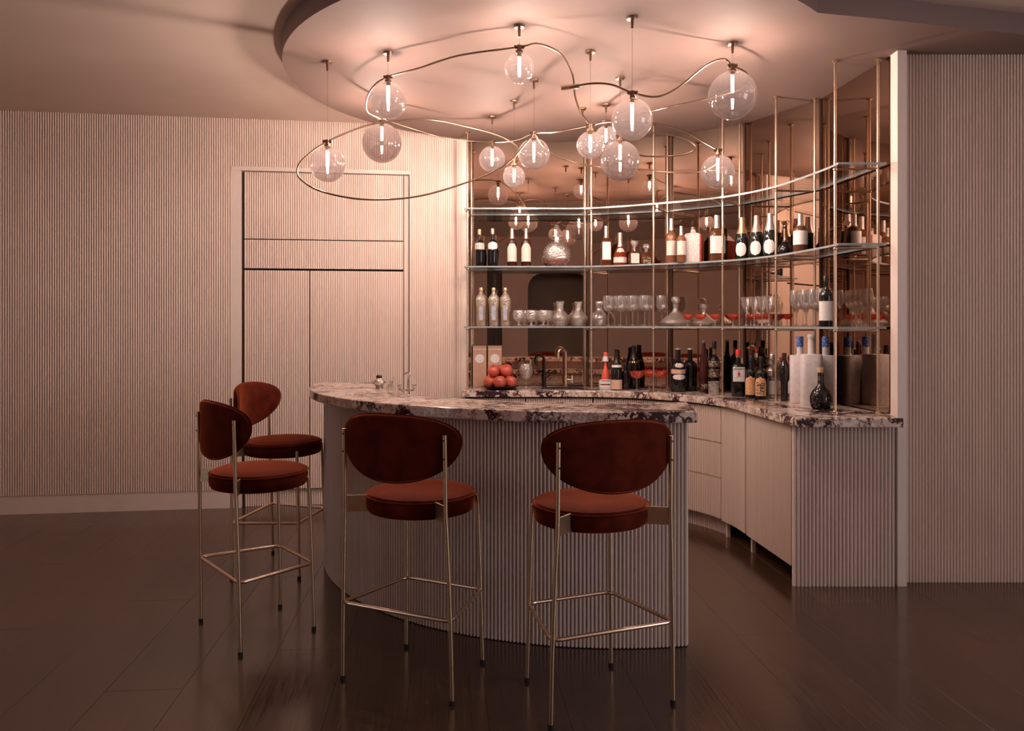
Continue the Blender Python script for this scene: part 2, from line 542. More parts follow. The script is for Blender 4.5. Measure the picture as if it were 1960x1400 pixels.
# floor: wide planks running away from the camera, turned five degrees
fl = struct(MB().box((0, 2.6, -0.03), (10.4, 8.6, 0.03)).build('floor', 'subfloor'), 'dark stained wide plank floor')
PW, TILT = 0.295, math.radians(5)
plank_meshes = {}
def plank(len_):
    if len_ not in plank_meshes:
        m = MB(); hw = PW / 2 - 0.0003; hl = len_ / 2 - 0.0003; c = 0.0008
        vs = [(-hw, -hl, -0.015), (hw, -hl, -0.015), (hw, hl, -0.015), (-hw, hl, -0.015),
              (-hw, -hl, -c), (hw, -hl, -c), (hw, hl, -c), (-hw, hl, -c),
              (-hw + c, -hl + c, 0), (hw - c, -hl + c, 0), (hw - c, hl - c, 0), (-hw + c, hl - c, 0)]
        fs = [(8, 9, 10, 11)]
        for a in (0, 4):
            for i in range(4):
                j = (i + 1) % 4
                fs.append((a + i, a + j, a + 4 + j, a + 4 + i))
        m.add(vs, fs)
        o = m.build('plank', 'dark_oak', fl)
        plank_meshes[len_] = o.data
        return o
    o = bpy.data.objects.new('plank', plank_meshes[len_]); col.objects.link(o); o.parent = fl
    return o
co, si = math.cos(TILT), math.sin(TILT)
x_seam0 = -0.69
for i in range(-19, 21):
    y = -2.3 + (i * 1.37) % 2.4 - 2.4
    while y < 7.6:
        u = x_seam0 + (i + 0.5) * PW; v = y + 1.2
        X, Y = u * co - (v - 3.0) * si, 3.0 + u * si + (v - 3.0) * co
        if -5.4 < X < 5.4 and -2.7 < Y < 7.4:
            o = plank(2.4)
            o.location = (X, Y, 0); o.rotation_euler = (0, 0, TILT)
        y += 2.4

# ceiling with the round dropped disc over the bar
ce = struct(MB().box((0, 2.6, CEIL + 0.04), (10.4, 8.6, 0.08)).build('ceiling', 'upper_ceiling_paint'), 'plain taupe ceiling')
DC = (0.265, 4.85); DR = 1.62
disc_poly = [(4.95, 4.35), (4.2, 4.28), (3.4, 4.18), (2.7, 4.06), (2.15, 3.93), (1.80, 3.84)] + arc(DC, DR, -42, -249, 72)
disc_poly += [(-0.25, 6.46), (0.64, 6.45), (1.29, 6.24), (1.77, 5.86), (2.1, 5.2), (2.15, 4.37)]
m = MB(); n = len(disc_poly)
m.add([(x, y, DISC) for x, y in disc_poly], [tuple(range(n))])
so = m.build('soffit_disc', 'ceiling_paint', ce)
m = MB()
m.add([(x, y, DISC) for x, y in disc_poly] + [(x, y, CEIL) for x, y in disc_poly], [(i, (i + 1) % n, n + (i + 1) % n, n + i) for i in range(n)])
m.build('soffit_rim', 'rim_paint', ce)

# back wall: the flat left stretch, then following the mirror curve behind it
MIR = [(-0.37, 6.42), (0.62, 6.41), (1.26, 6.20), (1.73, 5.83), (2.05, 5.20), (2.11, 4.30)]
CUP0, CUP1 = -2.131, -0.811      # the built-in cupboard
wb = struct(strip([(-5.0, wl(-5.0) + 0.075), (-0.37, wl(-0.37) + 0.075), (-0.37, 6.46), (0.63, 6.45), (1.285, 6.235), (1.765, 5.855), (2.09, 5.22), (2.15, 4.36)], 0.1, 0, CEIL).build('wall_back', 'wall_paint'), 'pinkish beige wall covered in thin vertical ribs')
def wpath(x0, x1):
    return [(x0, wl(x0)), (x1, wl(x1))]
def clad(path, z0, z1, parent, m='flute_paint', name='fluted_cladding', **k):
    o = flutes(path, z0, z1, **k).build(name, m, parent)
    o['kind'] = 'stuff'
    return o
clad(wpath(-5.0, CUP0 - 0.055), 0.14, CEIL, wb, back=0.06)
clad(wpath(CUP0 - 0.055, CUP1), 2.665, CEIL, wb, back=0.06)
clad(wpath(CUP1, -0.405), 0.14, CEIL, wb, back=0.06)
def wbox(x0, x1, z0, z1, proud, thick):
    """box on the left wall between x0..x1, its face proud of the wall line"""
    a = math.atan(0.134); cx = (x0 + x1) / 2
    L = (x1 - x0) / math.cos(a)
    nx, ny = math.sin(a), -math.cos(a)
    off = proud - thick / 2
    return MB().box((cx + nx * off, wl(cx) + ny * off, (z0 + z1) / 2), (L, thick, z1 - z0), a)
struct(wbox(-5.0, CUP0 - 0.055, 0, 0.14, 0.004, 0.07).build('baseboard_back', 'trim_paint'), 'plain beige baseboard under the ribbed wall')
struct(wbox(CUP1, -0.405, 0, 0.14, 0.004, 0.07).build('baseboard_back', 'trim_paint'), 'plain beige baseboard beside the bar')
t = wbox(-0.405, -0.37, 0, CEIL, 0.004, 0.08); 
struct(t.build('trim_1', 'trim_paint'), 'narrow upright beige trim where the ribbed wall meets the mirror')

# built-in cupboard in the ribbed wall
cup = thing('built_in_cupboard', 'tall flush cupboard with ribbed double doors set into the ribbed wall', 'cupboard', ((CUP0 + CUP1) / 2, wl((CUP0 + CUP1) / 2), 0))
cl = Vector(cup.location)
def cbuild(mb, name, m, parent=cup, stuff=False):
    base = Vector((0, 0, 0)); p = parent
    mb.v = [(x - cl.x, y - cl.y, z - cl.z) for x, y, z in mb.v]
    o = mb.build(name, m, parent)
    if stuff: o['kind'] = 'stuff'
    return o
cbuild(wbox(CUP0 - 0.055, CUP0 + 0.012, 0.0, 2.665, 0.010, 0.075), 'jamb', 'trim_paint')
cbuild(wbox(CUP1 - 0.012, CUP1, 0.0, 2.665, 0.006, 0.072), 'jamb', 'trim_paint')
cbuild(wbox(CUP0 - 0.055, CUP1, 2.635, 2.665, 0.016, 0.08), 'head_trim', 'trim_paint')
cbuild(wbox(CUP0 + 0.012, CUP1 - 0.012, 0.0, 2.635, -0.055, 0.02), 'carcass', 'dark_gap')
def dpath(x0, x1, rec):
    a = math.atan(0.134); nx, ny = math.sin(a), -math.cos(a)
    return [(x0 - nx * rec, wl(x0) - ny * rec), (x1 - nx * rec, wl(x1) - ny * rec)]
XL, XM, XR, XN = -2.098, -1.603, -0.872, -0.830
for x0, x1, z0, z1, nm in ((XL, XM - 0.004, 0.135, 1.858, 'door'), (XM + 0.004, XR - 0.003, 0.135, 1.858, 'door'),
                       (XL, XR - 0.003, 1.875, 2.098, 'flap'), (XL, XR - 0.003, 2.107, 2.630, 'upper_panel'), (XR + 0.003, XN, 0.135, 2.63, 'side_strip')):
    cbuild(flutes(dpath(x0, x1, 0.018), z0, z1, back=0.022), nm, 'flute_paint')
cbuild(flutes(dpath(XL, XN, 0.045), 0.0, 0.125, back=0.006), 'toe_kick', 'flute_paint')

# walls of the rest of the room (seen in the mirror)
struct(strip([(2.112, 4.36), (5.0, 4.36)], 0.1, 0, CEIL).build('wall_end', 'wall_paint'), 'beige wall beyond the end of the back bar')
clad([(2.13, 4.355), (5.0, 4.355)], 0.0, CEIL, bpy.data.objects['wall_end'], back=0.004)
def side_wall(name, x, sgn, label):
    y0, y1, z0, z1 = -0.6, 1.8, 0.35, 2.55
    m = MB()
    yb = 4.36 if sgn > 0 else 5.8
    m.box((x + sgn * 0.05, (WF + y0) / 2, CEIL / 2), (0.1, y0 - WF, CEIL))
    m.box((x + sgn * 0.05, (y1 + yb) / 2, CEIL / 2), (0.1, yb - y1, CEIL))
    m.box((x + sgn * 0.05, (y0 + y1) / 2, z0 / 2), (0.1, y1 - y0, z0))
    m.box((x + sgn * 0.05, (y0 + y1) / 2, (z1 + CEIL) / 2), (0.1, y1 - y0, CEIL - z1))
    return struct(m.build(name, 'rear_wall_paint'), label)
side_wall('wall_left', -5.0, -1, 'brown painted side wall with a tall window')
side_wall('wall_right', 5.0, 1, 'brown painted side wall with a tall window opposite')
for k, x in enumerate((-5.0, 5.0)):  # frames and panes of the two windows added for light
    s = -1 if x < 0 else 1
    m = MB()
    for yy in (-0.58, 0.6, 1.78): m.box((x + s * 0.04, yy, 1.45), (0.05, 0.05, 2.2))
    for zz in (0.37, 1.6, 2.53): m.box((x + s * 0.04, 0.6, zz), (0.05, 2.4, 0.05))
    f = struct(m.build('window_%d' % (k + 1), 'window_frame_paint'), 'tall dark framed window in the side wall')
    for yy in (0.01, 1.19):
        MB().box((x + s * 0.04, yy, 1.45), (0.006, 1.12, 2.1)).build('pane', 'window_glass', f)
struct(MB().box((2.131, 4.325, CEIL / 2), (0.05, 0.09, CEIL)).build('trim_4', 'trim_paint'), 'upright beige trim closing the mirror beside the end wall')
# wall behind the camera with an arched opening and a dark doorway
ARX0, ARX1, ARH, ARR = 0.13, 1.27, 2.38, 0.28
DX0, DX1 = 1.62, 2.25
NX0, NX1 = -0.62, -0.34
def header(x0, x1, h, r):
    p = [(x0, CEIL), (x0, h - r)] + [(x0 + r - r * math.cos(a), h - r + r * math.sin(a)) for a in [PI / 2 * i / 8 for i in range(9)]][1:]
    p += [(x1 - r + r * math.sin(a), h - r + r * math.cos(a)) for a in [PI / 2 * i / 8 for i in range(9)]] + [(x1, CEIL)]
    return p
m = MB()
def front_poly(p):
    n = len(p)
    m.add([(x, WF, z) for x, z in p] + [(x, WF - 0.12, z) for x, z in p], [tuple(range(n)), tuple(reversed(range(n, 2 * n)))] + [(i, (i + 1) % n, n + (i + 1) % n, n + i) for i in range(n)])
for a, b in ((-5.1, NX0), (NX1, ARX0), (ARX1, DX0), (DX1, 5.1)):
    front_poly([(a, 0), (a, CEIL), (b, CEIL), (b, 0)])
front_poly(header(ARX0, ARX1, ARH, ARR)); front_poly(header(DX0, DX1, 2.3, 0.01)); front_poly(header(NX0, NX1, 2.5, 0.01))
struct(m.build('wall_front', 'rear_wall_paint'), 'brown wall behind the seating with an arched opening')
m = MB()
m.box((0.9, -3.0, 1.5), (4.6, 0.06, 3.0)); m.box((-1.4, -2.3, 1.5), (0.06, 1.4, 3.0)); m.box((3.2, -2.3, 1.5), (0.06, 1.4, 3.0)); m.box((0.9, -2.3, 2.75), (4.6, 1.4, 0.06)); m.box((0.9, -2.3, -0.03), (4.6, 1.4, 0.06))
struct(m.build('wall_passage', 'passage_paint'), 'dark grey passage walls beyond the arched opening')
struct(MB().box((-0.48, WF - 0.05, 1.25), (0.05, 0.05, 2.5)).build('trim_2', 'window_frame_paint'), 'slim dark mullion in the narrow opening')
struct(MB().box((1.95, WF - 0.05, 1.15), (0.03, 0.05, 2.3)).build('trim_3', 'window_frame_paint'), 'slim dark door edge in the doorway')

# ================================================================== BAR
BC = (0.48, 5.11)
def bp(r, th):
    a = math.radians(th)
    return (BC[0] + r * math.sin(a), BC[1] - r * math.cos(a))
def barc(r, a0, a1, n=60):
    return [bp(r, a0 + (a1 - a0) * i / n) for i in range(n + 1)]
bar = thing('bar_counter', 'curved bar with ribbed front and thick veined marble top', 'bar counter')
tt = MB().prism(barc(1.745, -90, 10.7) + barc(1.35, 15.9, -90), 1.005, 1.055).build('marble_top', 'viola_marble', bar)
bv = tt.modifiers.new('soft_edge', 'BEVEL'); bv.width = 0.006; bv.segments = 2; bv.limit_method = 'ANGLE'
MB().prism(barc(1.636, -88.5, 10.2) + barc(1.43, 13.8, -88.5), 0.0, 1.004).build('body', 'bar_flute_paint', bar)
clad(barc(1.650, -89, 10.4), 0.004, 1.004, bar, 'bar_flute_paint', back=0.012, depth=0.011)
e0, e1 = bp(1.650, 10.4), bp(1.43, 14.0)
clad([e0, e1], 0.004, 1.004, bar, 'bar_flute_paint', name='end_cladding', back=0.003, depth=0.006)
clad(list(reversed(barc(1.425, -88.5, 13.8))), 0.93, 1.004, bar, 'bar_flute_paint', name='inner_cladding', back=0.004)
wk = MB().prism(barc(1.424, -86, 13) + barc(1.08, 14, -86), 0.885, 0.925).build('work_shelf', 'viola_marble', bar)
clad(list(reversed(barc(1.11, -85, 13.5))), 0.004, 0.884, bar, 'bar_flute_paint', name='inner_cladding', back=0.31)

# ================================================================== BACK COUNTER
CF = [(-0.38, 5.95), (0.45, 5.95)] + arc((0.45, 4.95), 1.0, 90, 0, 32)[1:] + [(1.52, 4.19)]
cf = [(-0.36, 5.985), (0.45, 5.985)] + arc((0.45, 4.95), 1.035, 90, 0, 32)[1:] + [(1.55, 4.285)]
wt = MB().prism(CF + [(2.095, 4.19)] + [(x - dx, y - dy) for (x, y), (dx, dy) in zip(reversed(MIR), ((0.012, 0.0), (0.012, 0.004), (0.010, 0.010), (0.006, 0.012), (0.002, 0.012), (0.0, 0.012)))], TOP - 0.05, TOP)
top = tag(wt.build('worktop', 'viola_marble'), 'curved veined marble worktop running along the mirrored back bar', 'worktop')
bv = top.modifiers.new('soft_edge', 'BEVEL'); bv.width = 0.005; bv.segments = 2; bv.limit_method = 'ANGLE'

def cab(name, label, path, fronts, legs=(), toe=True, cat='cabinet', depth=0.36, z1=0.872):
    """one cabinet: carcass behind a ribbed front along the path"""
    c = thing(name, label, cat, (path[len(path) // 2][0], path[len(path) // 2][1], 0))
    L = Vector(c.location)
    def put(mb, nm, mt, stuff=False):
        mb.v = [(x - L.x, y - L.y, z) for x, y, z in mb.v]
        o = mb.build(nm, mt, c)
        return o
    P = [Vector(p) for p in path]
    def off(d):
        r = []
        for i, p in enumerate(P):
            t = (P[min(i + 1, len(P) - 1)] - P[max(i - 1, 0)]).normalized()
            r.append(tuple(p + Vector((-t.y, t.x)) * d))
        return r
    body = MB().prism(off(0.022) + list(reversed(off(depth))), 0.11, 0.878)
    put(body, 'carcass', 'dark_gap')
    for nm, z0, zz in fronts:
        put(flutes([tuple(p) for p in P], z0, zz, back=0.018), nm, 'cabinet_paint')
    if toe:
        put(flutes(off(0.06), 0.0, 0.108, back=0.01), 'toe_kick', 'cabinet_paint')
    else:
        put(strip(off(0.26), 0.02, 0.0, 0.109), 'toe_kick', 'black_void')  # no real toe board: black strip standing in for shade behind the feet
    for s in legs:
        q = P[0].lerp(P[-1], s); t = (P[-1] - P[0]).normalized(); q = q + Vector((-t.y, t.x)) * 0.03
        put(MB().box((q.x, q.y, 0.055), (0.022, 0.022, 0.11), math.atan2(t.y, t.x)), 'leg', 'trim_paint')
    return c
def seg(a, b):
    return arc((0.45, 4.95), 1.035, a, b, 10)
cab('sink_cabinet', 'ribbed cabinet under the fruit plate at the end of the worktop', [(-0.36, 5.985), (0.098, 5.985)], [('door', 0.115, 0.868)], depth=0.40)
cab('sink_cabinet', 'ribbed cabinet under the brass tap and sink', [(0.106, 5.985), (0.448, 5.985)] + arc((0.45, 4.95), 1.035, 89, 81, 4), [('door', 0.115, 0.868)], depth=0.38)
cab('corner_cabinet', 'ribbed curved cabinet under the coral bottle in the corner', seg(80.5, 50.5), [('door', 0.115, 0.868)], depth=0.4)
cab('drawer_cabinet', 'curved ribbed cabinet with three stacked drawers', seg(50, 20.5), [('drawer', 0.115, 0.386), ('drawer', 0.392, 0.624), ('drawer', 0.630, 0.868)], depth=0.45)
cab('door_cabinet', 'ribbed single door cabinet next to the drawers, raised on feet', seg(20, 1.2), [('door', 0.105, 0.872)], legs=(0.08,), toe=False, depth=0.45)
cab('door_cabinet', 'ribbed single door cabinet next to the end panel, raised on feet', [(1.4862, 4.945), (1.5427, 4.312)], [('door', 0.105, 0.872)], legs=(0.03,), toe=False, depth=0.5)
ep = thing('end_panel', 'full height ribbed end panel closing the back counter', 'panel', (1.8, 4.29, 0))
mb = flutes([(1.551, 4.285), (2.09, 4.285)], 0.0, 0.878, back=0.02, depth=0.011, pitch=0.021); mb.v = [(x - 1.8, y - 4.29, z) for x, y, z in mb.v]
mb.build('ribbed_face', 'bar_flute_paint', ep)
MB().box((-0.256, 0.004, 0.439), (0.012, 0.022, 0.878)).build('edge_strip', 'trim_paint', ep)

# ================================================================== MIRROR
mi = thing('wall_mirror', 'faceted bronze tinted mirror wall behind the glass shelves', 'mirror', (0.62, 6.41, TOP + 0.004))
mo = Vector(mi.location)
for (x0, y0), (x1, y1) in zip(MIR, MIR[1:]):
    a = Vector((x0, y0)); b = Vector((x1, y1)); d = (b - a).normalized(); nn = Vector((-d.y, d.x))
    a2, b2 = a + d * 0.002, b - d * 0.002
    poly = [tuple(a2), tuple(b2), tuple(b2 + nn * 0.008), tuple(a2 + nn * 0.008)]
    mb = MB().prism([(x - mo.x, y - mo.y) for x, y in poly], 0.001, DISC - TOP - 0.006)
    mb.build('mirror_panel', 'bronze_mirror', mi)
for i, (x, y) in enumerate(MIR[1:-1]):
    p = Vector((x, y)); c = Vector((0.45, 4.9)); d = (p - c).normalized()
    q = p - d * 0.004
    MB().box((q.x - mo.x, q.y - mo.y, (DISC - TOP) / 2 - 0.002), (0.014, 0.010, DISC - TOP - 0.008), math.atan2(-d.x, d.y)).build('joint_strip', 'mirror_edge', mi)

# ================================================================== SHELVING
SH = [1.418, 1.885, 2.335]      # shelf top heights
FP = [(-0.345, 6.085), (0.615, 6.075), (1.06, 5.865), (1.495, 5.56), (1.735, 5.15), (1.835, 4.45)]
BPOLE = [(-0.33, 6.385), (0.595, 6.375), (1.225, 6.175), (1.685, 5.80), (2.005, 5.19), (2.065, 4.42)]
un = thing('shelving_unit', 'brass pole shelving with three curved glass shelves', 'shelves', (0.615, 6.075, TOP))
uo = Vector(un.location)
fcurve = catmull([(-0.37, 6.05, 0), (0.2, 6.05, 0), (0.60, 6.035, 0), (1.035, 5.83, 0), (1.465, 5.53, 0), (1.70, 5.13, 0), (1.80, 4.60, 0), (1.815, 4.36, 0)], 8)
bcurve = [(-0.362, 6.400), (0.612, 6.390), (1.245, 6.183), (1.71, 5.815), (2.026, 5.19), (2.084, 4.36)]
for z in SH:
    poly = [(p.x - uo.x, p.y - uo.y) for p in fcurve] + [(x - uo.x, y - uo.y) for x, y in reversed(bcurve)]
    n = len(poly)
    mb = MB().prism(poly, z - 0.012 - uo.z, z - uo.z)
    gs = mb.build('glass_shelf', ['shelf_glass', 'shelf_edge'], un)
    for p in gs.data.polygons:
        if abs(p.normal.z) < 0.5: p.material_index = 1
def pole(x, y, r, back=False):
    mb = MB().tube([(x - uo.x, y - uo.y, 0.0015), (x - uo.x, y - uo.y, DISC - uo.z - 0.001)], r, 10)
    p = mb.build('pole', 'brass', un, True)
    MB().lathe([(0, 0.001), (0.017, 0.001), (0.017, 0.006), (0.011, 0.012), (0, 0.012)], 14, (x - uo.x, y - uo.y, 0)).build('flange', 'brass', p, True)
    MB().lathe([(0, -0.013), (0.011, -0.013), (0.02, -0.006), (0.02, -0.001), (0, -0.001)], 14, (x - uo.x, y - uo.y, DISC - uo.z)).build('flange', 'brass', p, True)
for x, y in FP: pole(x, y, 0.0085)
for x, y in BPOLE: pole(x, y, 0.0085)
for z in SH:
    for (x0, y0), (x1, y1) in zip(FP, BPOLE):
        zz = z - 0.022 - uo.z
        br = MB().tube([(x0 - uo.x, y0 - uo.y - 0.0, zz), (x1 - uo.x, y1 - uo.y, zz)], 0.007, 8).build('bracket', 'brass', un, True)
        MB().sphere((x0 - uo.x, y0 - uo.y, zz), 0.0125, 10, 8).build('joint', 'brass', br, True)

# ================================================================== CHANDELIER
ch = thing('branching_chandelier', 'sprawling chandelier of wavy brass tubes and smoked glass globes', 'chandelier', (0.27, 4.5, 0))
cho = Vector(ch.location)
def loc(p): return tuple(Vector(p) - cho)
#         px    py   depth radius  canopy
GLOBES = [(994, 131, 3.93, .076), (743, 193, 4.31, .100), (731, 274, 5.20, .130), (627, 315, 4.46, .100), (1402, 183, 4.17, .128),
          (1210, 229, 3.82, .100), (1187, 308, 4.75, .120), (1130, 278, 4.29, .075), (1022, 295, 4.79, .096), (942, 305, 5.64, .094),
          (984, 338, 5.245, .074), (1374, 329, 5.0, .107), (1160, 262, 5.33, .075)]
globe_mesh = {}
for px, py, d, r in GLOBES:
    c = at(px, py, d)
    if r not in globe_mesh:
        o = MB().sphere((0, 0, 0), r, 36, 24).build('glass_globe', 'smoked_globe', ch, True)
        globe_mesh[r] = o.data
    else:
        o = bpy.data.objects.new('glass_globe', globe_mesh[r]); col.objects.link(o); o.parent = ch
    o.location = loc(c)
    # socket and filament
    m = MB().lathe([(0, r - 0.018), (0.011, r - 0.018), (0.011, r), (0.019, r + 0.001), (0.019, r + 0.012), (0.012, r + 0.014), (0.012, r + 0.040), (0, r + 0.040)], 14)
    m.tube([(-0.026, 0, r + 0.031), (0.026, 0, r + 0.031)], 0.010, 8)
    m.build('socket', 'aged_brass', o, True)
    hl = 0.062 if r < 0.08 else 0.085
    fm = MB().lathe([(0, -hl / 2), (0.0065, -hl / 2), (0.0065, hl / 2), (0, hl / 2)], 10, (0, 0, r - 0.026 - hl / 2))
    fm.build('led_filament', 'filament', o)
    MB().lathe([(0, r - 0.026), (0.005, r - 0.026), (0.005, r - 0.017), (0, r - 0.017)], 8).build('lamp_cap', 'aged_brass', o)
    # wire and ceiling canopy
    p = Vector(loc(c))
    zc = DISC - 0.001
    MB().tube([(p.x, p.y, c.z + r + 0.038), (p.x, p.y, zc - 0.01)], 0.0008, 6).build('wire', 'dark_bronze', ch)
    MB().lathe([(0, -0.055), (0.006, -0.055), (0.008, -0.012), (0.026, -0.010), (0.028, 0.0), (0, 0)], 16, (p.x, p.y, zc)).build('canopy', 'aged_brass', ch, True)
x = at(1115, 207, 5.42)
MB().lathe([(0, -0.055), (0.006, -0.055), (0.008, -0.012), (0.026, -0.010), (0.028, 0.0), (0, 0)], 16, (x.x - cho.x, x.y - cho.y, DISC - 0.001)).build('canopy', 'aged_brass', ch, True)
def gtop(i):
    px, py, d, r = GLOBES[i]
    c = at(px, py, d); return Vector((c.x, c.y, c.z + r + 0.031))
A = at
RODS = [
 [gtop(2), A(704, 214, 5.0), A(702, 190, 4.7), A(716, 164, 4.45), gtop(1), A(800, 131, 4.2), A(880, 106, 4.05), gtop(0), A(1030, 84, 3.95), A(1072, 102, 4.05), A(1095, 140, 4.15), A(1101, 185, 4.25), A(1112, 215, 4.3), gtop(7)],
 [A(1085, 168, 3.9), A(1130, 160, 3.85), A(1170, 162, 3.82), gtop(5), A(1258, 185, 3.9), A(1300, 166, 4.0), A(1350, 126, 4.1), A(1385, 113, 4.15), gtop(4), A(1430, 142, 4.3), A(1420, 168, 4.5), A(1357, 188, 4.7), A(1250, 212, 4.9), A(1190, 230, 5.1), gtop(12)],
 [gtop(8), A(985, 300, 4.72), A(960, 320, 4.65), A(900, 347, 4.6), A(800, 376, 4.5), A(700, 382, 4.4), A(620, 368, 4.36), A(578, 346, 4.36), A(569, 325, 4.38), A(582, 303, 4.4), gtop(3), A(700, 241, 4.6), A(760, 231, 4.7), A(820, 229, 4.8), A(890, 242, 5.0), A(960, 262, 5.15), A(992, 285, 5.22), gtop(10)],
 [gtop(2), A(800, 250, 5.4), A(860, 266, 5.6), gtop(9), A(990, 268, 5.25), gtop(8), A(1070, 252, 4.5), gtop(7)],
 [gtop(7), A(1165, 233, 4.4), A(1250, 236, 4.6), A(1310, 252, 4.8), A(1350, 274, 4.93), gtop(11)],
 [gtop(8), A(1050, 290, 4.85), A(1090, 308, 4.9), A(1140, 319, 5.0), A(1230, 325, 5.05), A(1290, 330, 5.15), A(1345, 328, 5.15), A(1380, 305, 5.1), gtop(11)],
 [gtop(6), A(1240, 255, 4.8), A(1300, 262, 4.9), A(1330, 280, 5.0), A(1318, 293, 5.1), A(1280, 299, 5.15), A(1228, 298, 5.1), A(1200, 280, 4.95), gtop(6)],
]
for pts in RODS:
    cm = catmull([Vector(p) - cho for p in pts], 10)
    MB().tube(cm, 0.0052, 8).build('brass_tube', 'aged_brass', ch, True)
ends = [A(1085, 168, 3.9)]
for e in ends:
    MB().tube([loc(e + Vector((-0.03, 0, -0.002))), loc(e + Vector((0.06, 0, 0.008)))], 0.012, 10).build('end_sleeve', 'brass', ch, True)

# ================================================================== BAR STOOLS
def make_stool(label):
    t = thing('bar_stool', label, 'bar stool', group='rust velvet bar stools')
    R = 0.0085
    # seat
    prof = [(0, 0.672), (0.196, 0.672), (0.214, 0.678), (0.222, 0.692), (0.225, 0.715), (0.222, 0.738), (0.214, 0.751), (0.19, 0.759), (0.12, 0.764), (0, 0.766)]
    s = MB().lathe(prof, 48).build('seat', 'rust_velvet', t, True)
    MB().tube([(0.2245 * math.cos(2 * PI * k / 48), 0.2245 * math.sin(2 * PI * k / 48), 0.741) for k in range(48)], 0.003, 6, True).build('piping', 'rust_velvet', s, True)
    # backrest: a bent oval pad
    pts_f = []; m = MB()
    nu, nv = 40, 10
    HW, ZC, HT, HB = 0.288, 0.985, 0.10, 0.162
    RC = 0.45
    def surf(x, z, off):
        yc = -0.232
        a = x / RC
        rr = RC - off
        return (rr * math.sin(a), yc + RC - rr * math.cos(a), z)
    # outline by angle, rings from centre to edge with a rounded rim
    rings = []
    def outline(a, k):
        c, s_ = math.cos(a), math.sin(a)
        ex = 2.35 if s_ > 0 else 2.0
        x = HW * k * math.copysign(abs(c) ** (2 / ex), c)
        z = ZC + (HT if s_ > 0 else HB) * k * math.copysign(abs(s_) ** (2 / ex), s_)
        return x, z
    seq = [(0.0, 0.019), (0.35, 0.0195), (0.7, 0.019), (0.9, 0.017), (0.965, 0.012), (1.0, 0.0), (0.965, -0.012), (0.9, -0.017), (0.7, -0.019), (0.35, -0.0195), (0.0, -0.019)]
    vs = []; idx = []
    for k, off in seq:
        if k == 0:
            idx.append([len(vs)]); vs.append(surf(0, ZC, off))
        else:
            row = []
            for j in range(nu):
                x, z = outline(2 * PI * j / nu, k)
                row.append(len(vs)); vs.append(surf(x, z, off))
            idx.append(row)
    fs = []
    for a, b in zip(idx, idx[1:]):
        for j in range(nu):
            j2 = (j + 1) % nu
            if len(a) == 1: fs.append((a[0], b[j], b[j2]))
            elif len(b) == 1: fs.append((a[j], b[0], a[j2]))
            else: fs.append((a[j], b[j], b[j2], a[j2]))
    m.add(vs, fs)
    bk = m.build('backrest', 'rust_velvet', t, True)
    MB().tube([surf(*outline(2 * PI * j / 64, 1.0), 0.0) for j in range(64)], 0.0035, 6, True).build('piping', 'rust_velvet', bk, True)
    # rear legs rise to the backrest, front legs stop beside the seat
    for sx in (-1, 1):
        m = MB().tube(catmull([(sx * 0.252, -0.186, 0.012), (sx * 0.247, -0.190, 0.30), (sx * 0.236, -0.197, 0.62), (sx * 0.232, -0.200, 0.72), (sx * 0.2315, -0.203, 0.9), (sx * 0.2315, -0.206, 1.015)], 5), R, 12)
        lg = m.build('leg', 'brushed_brass', t, True)
        MB().lathe([(0, 0), (0.0105, 0), (0.0105, 0.016), (0, 0.016)], 12, (sx * 0.252, -0.186, 0)).build('foot_cap', 'rubber_black', lg, True)
        for z in (0.995, 0.925):
            a = Vector((sx * 0.2315, -0.2055 - R + 0.001, z))
            MB().tube([a, a + Vector((0, -0.002, 0))], 0.0042, 8).build('screw', 'dark_bronze', lg)
        m = MB().tube([(sx * 0.190, 0.186, 0.012), (sx * 0.183, 0.178, 0.35), (sx * 0.176, 0.168, 0.66), (sx * 0.174, 0.165, 0.715)], R, 12)
        lg = m.build('leg', 'brushed_brass', t, True)
        MB().lathe([(0, 0), (0.0105, 0), (0.0105, 0.016), (0, 0.016)], 12, (sx * 0.190, 0.186, 0)).build('foot_cap', 'rubber_black', lg, True)
        # flat bracket from the rear leg to the seat
        a = Vector((sx * 0.232, -0.199)); b = Vector((sx * 0.142, -0.140)); d = (b - a).normalized(); n2 = Vector((-d.y, d.x)) * 0.003
        MB().prism([tuple(a + n2), tuple(b + n2), tuple(b - n2), tuple(a - n2)], 0.680, 0.746).build('bracket', 'brushed_brass', t)
    # foot ring
    cs = [(-0.250, -0.192), (0.250, -0.192), (0.187, 0.184), (-0.187, 0.184)]
    ring = []
    for i in range(4):
        p = Vector(cs[i]); a = (Vector(cs[i - 1]) - p).normalized(); b = (Vector(cs[(i + 1) % 4]) - p).normalized()
        for k in range(6):
            u = k / 5; q0, q1 = p + a * 0.035, p + b * 0.035
            q = q0 * (1 - u) ** 2 + p * 2 * u * (1 - u) + q1 * u * u
            ring.append((q.x, q.y, 0.313))
    MB().tube(ring, 0.0078, 10, True).build('foot_ring', 'brass', t, True)
    return t
st0 = make_stool('rust velvet bar stool at the end of the bar front, back to the room')
STOOLS = [((0.3045, 3.035), 21.3, 'rust velvet bar stool before the straight cut end of the marble bar, seen from behind'),
          ((-0.375, 3.222), -25.0, 'rust velvet bar stool turned towards the middle of the curved bar front, seen from behind'),
          ((-1.193, 3.698), -50.0, 'rust velvet bar stool beside the bar standing before the cupboard, back half in shade'),
          ((-1.35, 4.62), -99.0, 'rust velvet bar stool nearest the ribbed cupboard doors, its lit backrest front showing')]
for i, ((x, y), a, lab) in enumerate(STOOLS):
    o = st0 if i == 0 else copy_tree(st0)
    o.location = (x, y, 0.0005); o.rotation_euler = (0, 0, math.radians(a)); o['label'] = lab

